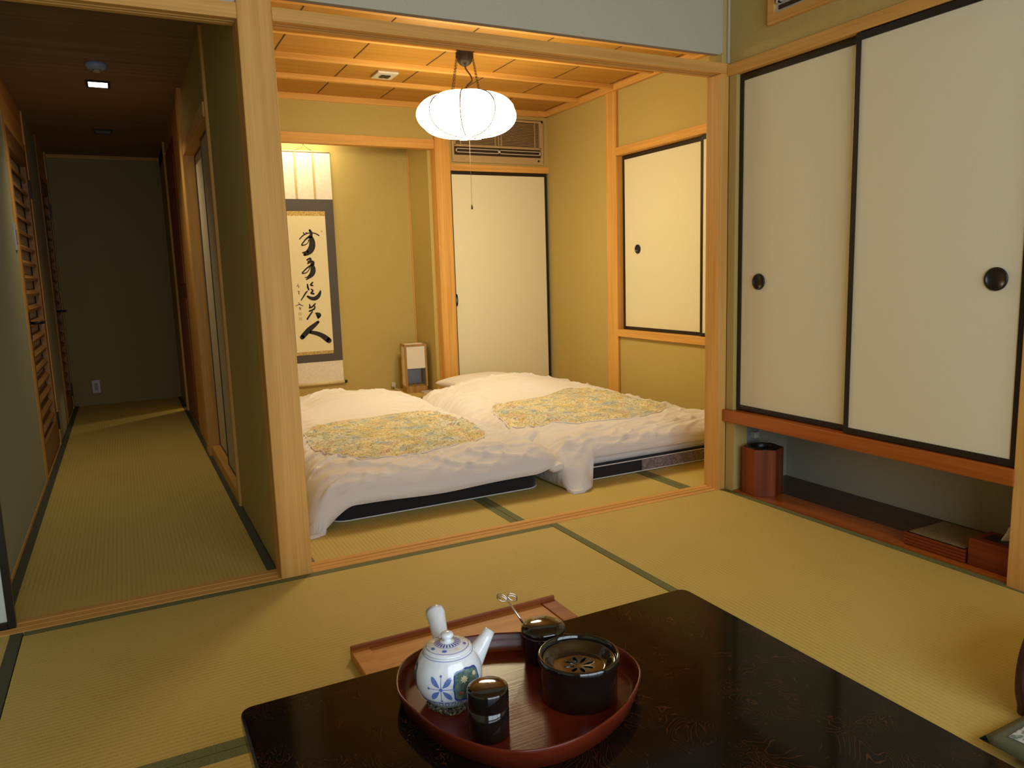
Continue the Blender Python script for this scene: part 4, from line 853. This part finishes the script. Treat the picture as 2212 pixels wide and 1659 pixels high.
# waste bowl with perforated flower lid
J = thing(empty('waste_bowl', (0.597, -1.590, BZ)), 'wide black lacquered bowl with a sunken flower-pierced lid', 'bowl')
b = MB(); b.lathe([(0, 0), (0.058, 0), (0.061, 0.002), (0.0615, 0.050), (0.062, 0.058), (0.0645, 0.060), (0.0655, 0.0635), (0.0655, 0.068), (0.0645, 0.0715), (0.0625, 0.0725), (0.0605, 0.071), (0.0590, 0.066), (0.058, 0.055), (0.056, 0.004), (0, 0.004)], M['gloss'], 64); b.build('bowl', J)
b = MB(); n = 32; PET = 8; Rl = 0.0578; vs = []; fs = []; NR, NA = 60, 192
def hole(r, a):
    a = (a + pi / PET) % (2 * pi / PET) - pi / PET; x, y = r * cos(a), r * sin(a)
    return ((x - 0.0165) / 0.0085) ** 2 + (y / 0.0030) ** 2 < 1
def lz(r): return 0.052 + 0.012 * sstep(0.040, 0.0578, r) - 0.002 * (1 - sstep(0, 0.03, r))
for i in range(NR + 1):
    for k in range(NA): r = Rl * i / NR; a = 2 * pi * k / NA; vs.append((r * cos(a), r * sin(a), lz(r)))
for i in range(NR):
    for k in range(NA):
        if not hole(Rl * (i + 0.5) / NR, 2 * pi * (k + 0.5) / NA + 0.2): fs.append((i * NA + k, (i + 1) * NA + k, (i + 1) * NA + (k + 1) % NA, i * NA + (k + 1) % NA))
b.add(vs, fs, M['grate'], True); b.build('pierced_lid', J, solid=0.0018)

# lidded pot with steel spring tongs
PT = thing(empty('lidded_pot', (0.604, -1.462, BZ)), 'black lacquered lidded pot standing behind the wide black bowl', 'pot')
b = MB(); b.lathe([(0, 0), (0.029, 0), (0.032, 0.002), (0.0365, 0.016), (0.0385, 0.034), (0.0388, 0.050), (0.0385, 0.0535), (0, 0.0535)], M['gloss'], 48); b.build('body', PT)
b = MB(); b.lathe([(0, 0.0538), (0.0388, 0.0538), (0.0392, 0.056), (0.0386, 0.060), (0.035, 0.0645), (0.026, 0.068), (0.012, 0.0695), (0, 0.0698)], M['gloss'], 48); b.build('lid', PT)
b = MB()
q0 = Vector((0.617, -1.4185, BZ + 0.002)); q1 = Vector((0.568, -1.400, 0.428)); d = (q1 - q0).normalized(); sd = Vector((_r2.x, _r2.y, 0)).normalized()
b.tube([q0, q1], 0.0019, M['steel'], 10)
lift = d.cross(sd).normalized()
for s_ in (-1, 1):
    ctr = q1 + sd * (s_ * 0.0095) + d * 0.004
    ring = [ctr + (sd * -s_ * cos(t) + d * sin(t)) * 0.0075 + lift * 0.0012 * t for t in [2 * pi * k / 16 for k in range(27)]]
    b.tube([q1] + ring, 0.0009, M['steel'], 6)
thing(b.build('steel_tongs'), 'thin steel pick with two curled loops leaning at the lidded pot', 'tongs')

# ------------------------------------------------------------------ alcove things
HX = thing(empty('waste_bin', (2.462, -0.145, 0.006), radians(22)), 'hexagonal red wooden waste bin with black top ring in the alcove corner', 'waste bin')
def hexa(R): return [(R * cos(radians(60 * k)), R * sin(radians(60 * k))) for k in range(6)]
b = MB(); R = 0.088; o_, i_ = hexa(R), hexa(R - 0.009); H = 0.208
vs = [(x, y, 0) for x, y in o_] + [(x, y, H) for x, y in o_] + [(x, y, H) for x, y in i_] + [(x, y, 0.01) for x, y in i_]
fs = [tuple(range(5, -1, -1)), tuple(range(18, 24))] + [(a * 6 + k, a * 6 + (k + 1) % 6, (a + 1) * 6 + (k + 1) % 6, (a + 1) * 6 + k) for a in range(3) for k in range(6)]
b.add(vs, fs, M['redZ']); b.build('body', HX, 0.0015)
b = MB(); b.lathe([(0.052, H - 0.02), (0.052, H + 0.001), (0.055, H + 0.004), (0.068, H + 0.003), (0.072, H + 0.001), (0.072, H - 0.002), (0.05, H - 0.004)], M['black'], 32); b.build('liner_ring', HX)
b = MB(); b.box(2.50, 2.575, -0.012, -0.0045, 0.19, 0.285, M['plategrey']); b.box(2.522, 2.552, -0.035, -0.012, 0.222, 0.250, M['plastic'])
thing(b.build('wall_socket', bevel=0.002), 'grey socket plate with white plug behind the hexagonal waste bin', 'socket')
b_ = thing(empty('low_box', (2.515, -0.985, 0.006)), 'flat red wooden box with ridged front and woven rush top in the alcove', 'box')
b = MB()
for k in range(4): b.box(-0.105, 0.105, -0.110, 0.112, 0.002 + k * 0.0115, 0.0115 + k * 0.0115, M['redY'])
b.box(-0.101, 0.101, -0.106, 0.108, 0.0, 0.046, M['redY']); b.build('body', b_, 0.0015); bx('rush_top', -0.092, 0.100, -0.100, 0.100, 0.046, 0.0485, M['rattan'], b_)
tb = thing(empty('tissue_box', (2.475, -1.178, 0.006)), 'red wooden tissue box with a white tissue in the alcove near the post', 'tissue box')
b = MB(); b.box(-0.062, 0.062, -0.078, 0.076, 0, 0.092, M['redY']); b.build('box', tb, 0.003); bx('opening', -0.03, 0.03, -0.06, 0.05, 0.092, 0.0935, M['black'], tb)
b = MB(); NN = 10; vs = []; fs = []
for j in range(NN + 1):
    for i in range(NN + 1):
        u, v = i / NN - 0.5, j / NN; vs.append((0.01 * sin(9 * u + 3 * v) + 0.01 * v, -0.032 + u * 0.07 * (1 - 0.55 * v) + 0.012 * v, 0.092 + 0.055 * v * (1 - 0.6 * abs(u))))
for j in range(NN):
    for i in range(NN): a_ = j * (NN + 1) + i; fs.append((a_, a_ + 1, a_ + NN + 2, a_ + NN + 1))
b.add(vs, fs, M['tissue'], True); b.build('tissue', tb, solid=0.001)

# ------------------------------------------------------------------ cushion and legless chair at the right
CU = thing(empty('floor_cushion', (1.775, -1.985, 0.030)), 'green floor cushion with white patterned centre right of the table', 'cushion')
def pad(name, hx, hy, h, mat, parent, z, lim=1.0, off=0.0):
    b = MB(); N = 24; vs = []; fs = []
    for sgn in ((1, -1) if lim == 1.0 else (1,)):
        for j in range(N + 1):
            for i in range(N + 1):
                u, v = (2 * i / N - 1) * lim, (2 * j / N - 1) * lim; hh = h * ((1 - abs(u) ** 4) * (1 - abs(v) ** 4)) ** 0.5
                vs.append((u * hx, v * hy, z + sgn * hh + off))
    o = (N + 1) ** 2
    for j in range(N):
        for i in range(N):
            a_ = j * (N + 1) + i; fs.append((a_, a_ + 1, a_ + N + 2, a_ + N + 1))
            if lim == 1.0: fs.append((o + a_, o + a_ + N + 1, o + a_ + N + 2, o + a_ + 1))
    b.add(vs, fs, mat, True); return b.build(name, parent)
pad('cushion_body', 0.285, 0.280, 0.026, M['greencloth'], CU, 0.0); pad('patterned_top', 0.285, 0.280, 0.026, M['cushpat'], CU, 0.0, 0.87, 0.0012)
ZC = thing(empty('legless_chair', (1.86, -1.985, 0)), 'dark bentwood legless floor chair at the right edge of the room', 'chair')
b = MB(); prof = [(-0.22, 0.004), (-0.10, 0.004), (0.05, 0.006), (0.12, 0.014), (0.17, 0.05), (0.20, 0.12), (0.215, 0.18), (0.23, 0.25), (0.245, 0.32)]
PR = catmull([Vector((x, z, 0)) for x, z in prof], 5); N = 16; vs = []; fs = []
for i, p in enumerate(PR):
    t = i / (len(PR) - 1); hw = 0.20 + 0.035 * sstep(0.3, 0.7, t) - 0.08 * sstep(0.8, 1.0, t)
    for k in range(N + 1): u = 2 * k / N - 1; vs.append((p.x + 0.02 * (1 - u * u) * sstep(0.4, 0.8, t), u * hw, p.y))
for i in range(len(PR) - 1):
    for k in range(N): a_ = i * (N + 1) + k; fs.append((a_, a_ + 1, a_ + N + 2, a_ + N + 1))
b.add(vs, fs, M['chairwood'], True); b.build('seat_shell', ZC, solid=0.011)
for s_ in (-1, 1):
    pf = catmull([Vector(p) for p in [(-0.150, 0.0, 0), (-0.190, 0.04, 0), (-0.203, 0.10, 0), (-0.190, 0.17, 0), (-0.150, 0.215, 0), (-0.06, 0.225, 0), (0.10, 0.225, 0), (0.20, 0.215, 0), (0.185, 0.12, 0), (0.13, 0.0, 0)]], 6, True)
    n = len(pf); b = MB(); y_ = s_ * 0.300
    b.add([(p.x, y_ - 0.009, max(p.y, 0)) for p in pf] + [(p.x, y_ + 0.009, max(p.y, 0)) for p in pf], [tuple(range(n)), tuple(range(2 * n - 1, n - 1, -1))] + [(i, n + i, n + (i + 1) % n, (i + 1) % n) for i in range(n)], M['chairwood'])
    b.build('armrest', ZC, 0.004)

# ------------------------------------------------------------------ corridor fittings
D = thing(empty('smoke_detector', (0.0, 1.735, KZ)), 'round grey-blue detector on the dark corridor ceiling', 'smoke detector')
b = MB(); b.lathe([(0, 0), (0.048, 0), (0.048, -0.012), (0.040, -0.026), (0.02, -0.030), (0, -0.030)], M['bluegrey'], 32); b.build('body', D)
b = MB(); b.lathe([(0, -0.030), (0.018, -0.030), (0.014, -0.040), (0, -0.041)], M['acbody'], 20); b.build('sensor', D)
def downlight(y, mat, label):
    e = thing(empty('downlight', (0.0, y, KZ)), label, 'downlight')
    b = MB(); b.box(-0.055, 0.055, -0.075, -0.062, -0.008, 0, M['blackmetal']); b.box(-0.055, 0.055, 0.062, 0.075, -0.008, 0, M['blackmetal']); b.box(-0.055, -0.045, -0.062, 0.062, -0.008, 0, M['blackmetal']); b.box(0.045, 0.055, -0.062, 0.062, -0.008, 0, M['blackmetal']); b.build('trim_ring', e, 0.001)
    bx('lens', -0.045, 0.045, -0.062, 0.062, -0.004, -0.001, mat, e); return e
downlight(2.15, M['downlight'], 'bright lit square downlight in the corridor ceiling')
_dl = bpy.data.lights.new('downlight_beam', 'SPOT'); _dl.energy = 22; _dl.color = (1.0, 0.84, 0.55); _dl.spot_size = radians(120); _dl.spot_blend = 1.0; _dl.shadow_soft_size = 0.04
_dlo = bpy.data.objects.new('downlight_beam', _dl); COL.objects.link(_dlo); _dlo.location = (0.0, 2.15, KZ - 0.02)
downlight(3.56, M['bluegrey'], 'unlit downlight near the corridor end')
b = MB(); b.box(-0.43, -0.4235, 1.855, 1.925, 1.19, 1.32, M['plastic']); b.box(-0.4235, -0.421, 1.875, 1.905, 1.22, 1.29, M['plategrey'])
thing(b.build('light_switch', bevel=0.0015), 'light switch plate before the nearer louvered corridor door', 'light switch')
b = MB(); b.box(-0.285, -0.225, 4.722, 4.7295, 0.10, 0.21, M['plastic']); b.box(-0.268, -0.243, 4.719, 4.722, 0.125, 0.185, M['plategrey'])
thing(b.build('wall_socket', bevel=0.0015), 'small white socket low on the corridor end wall', 'socket')
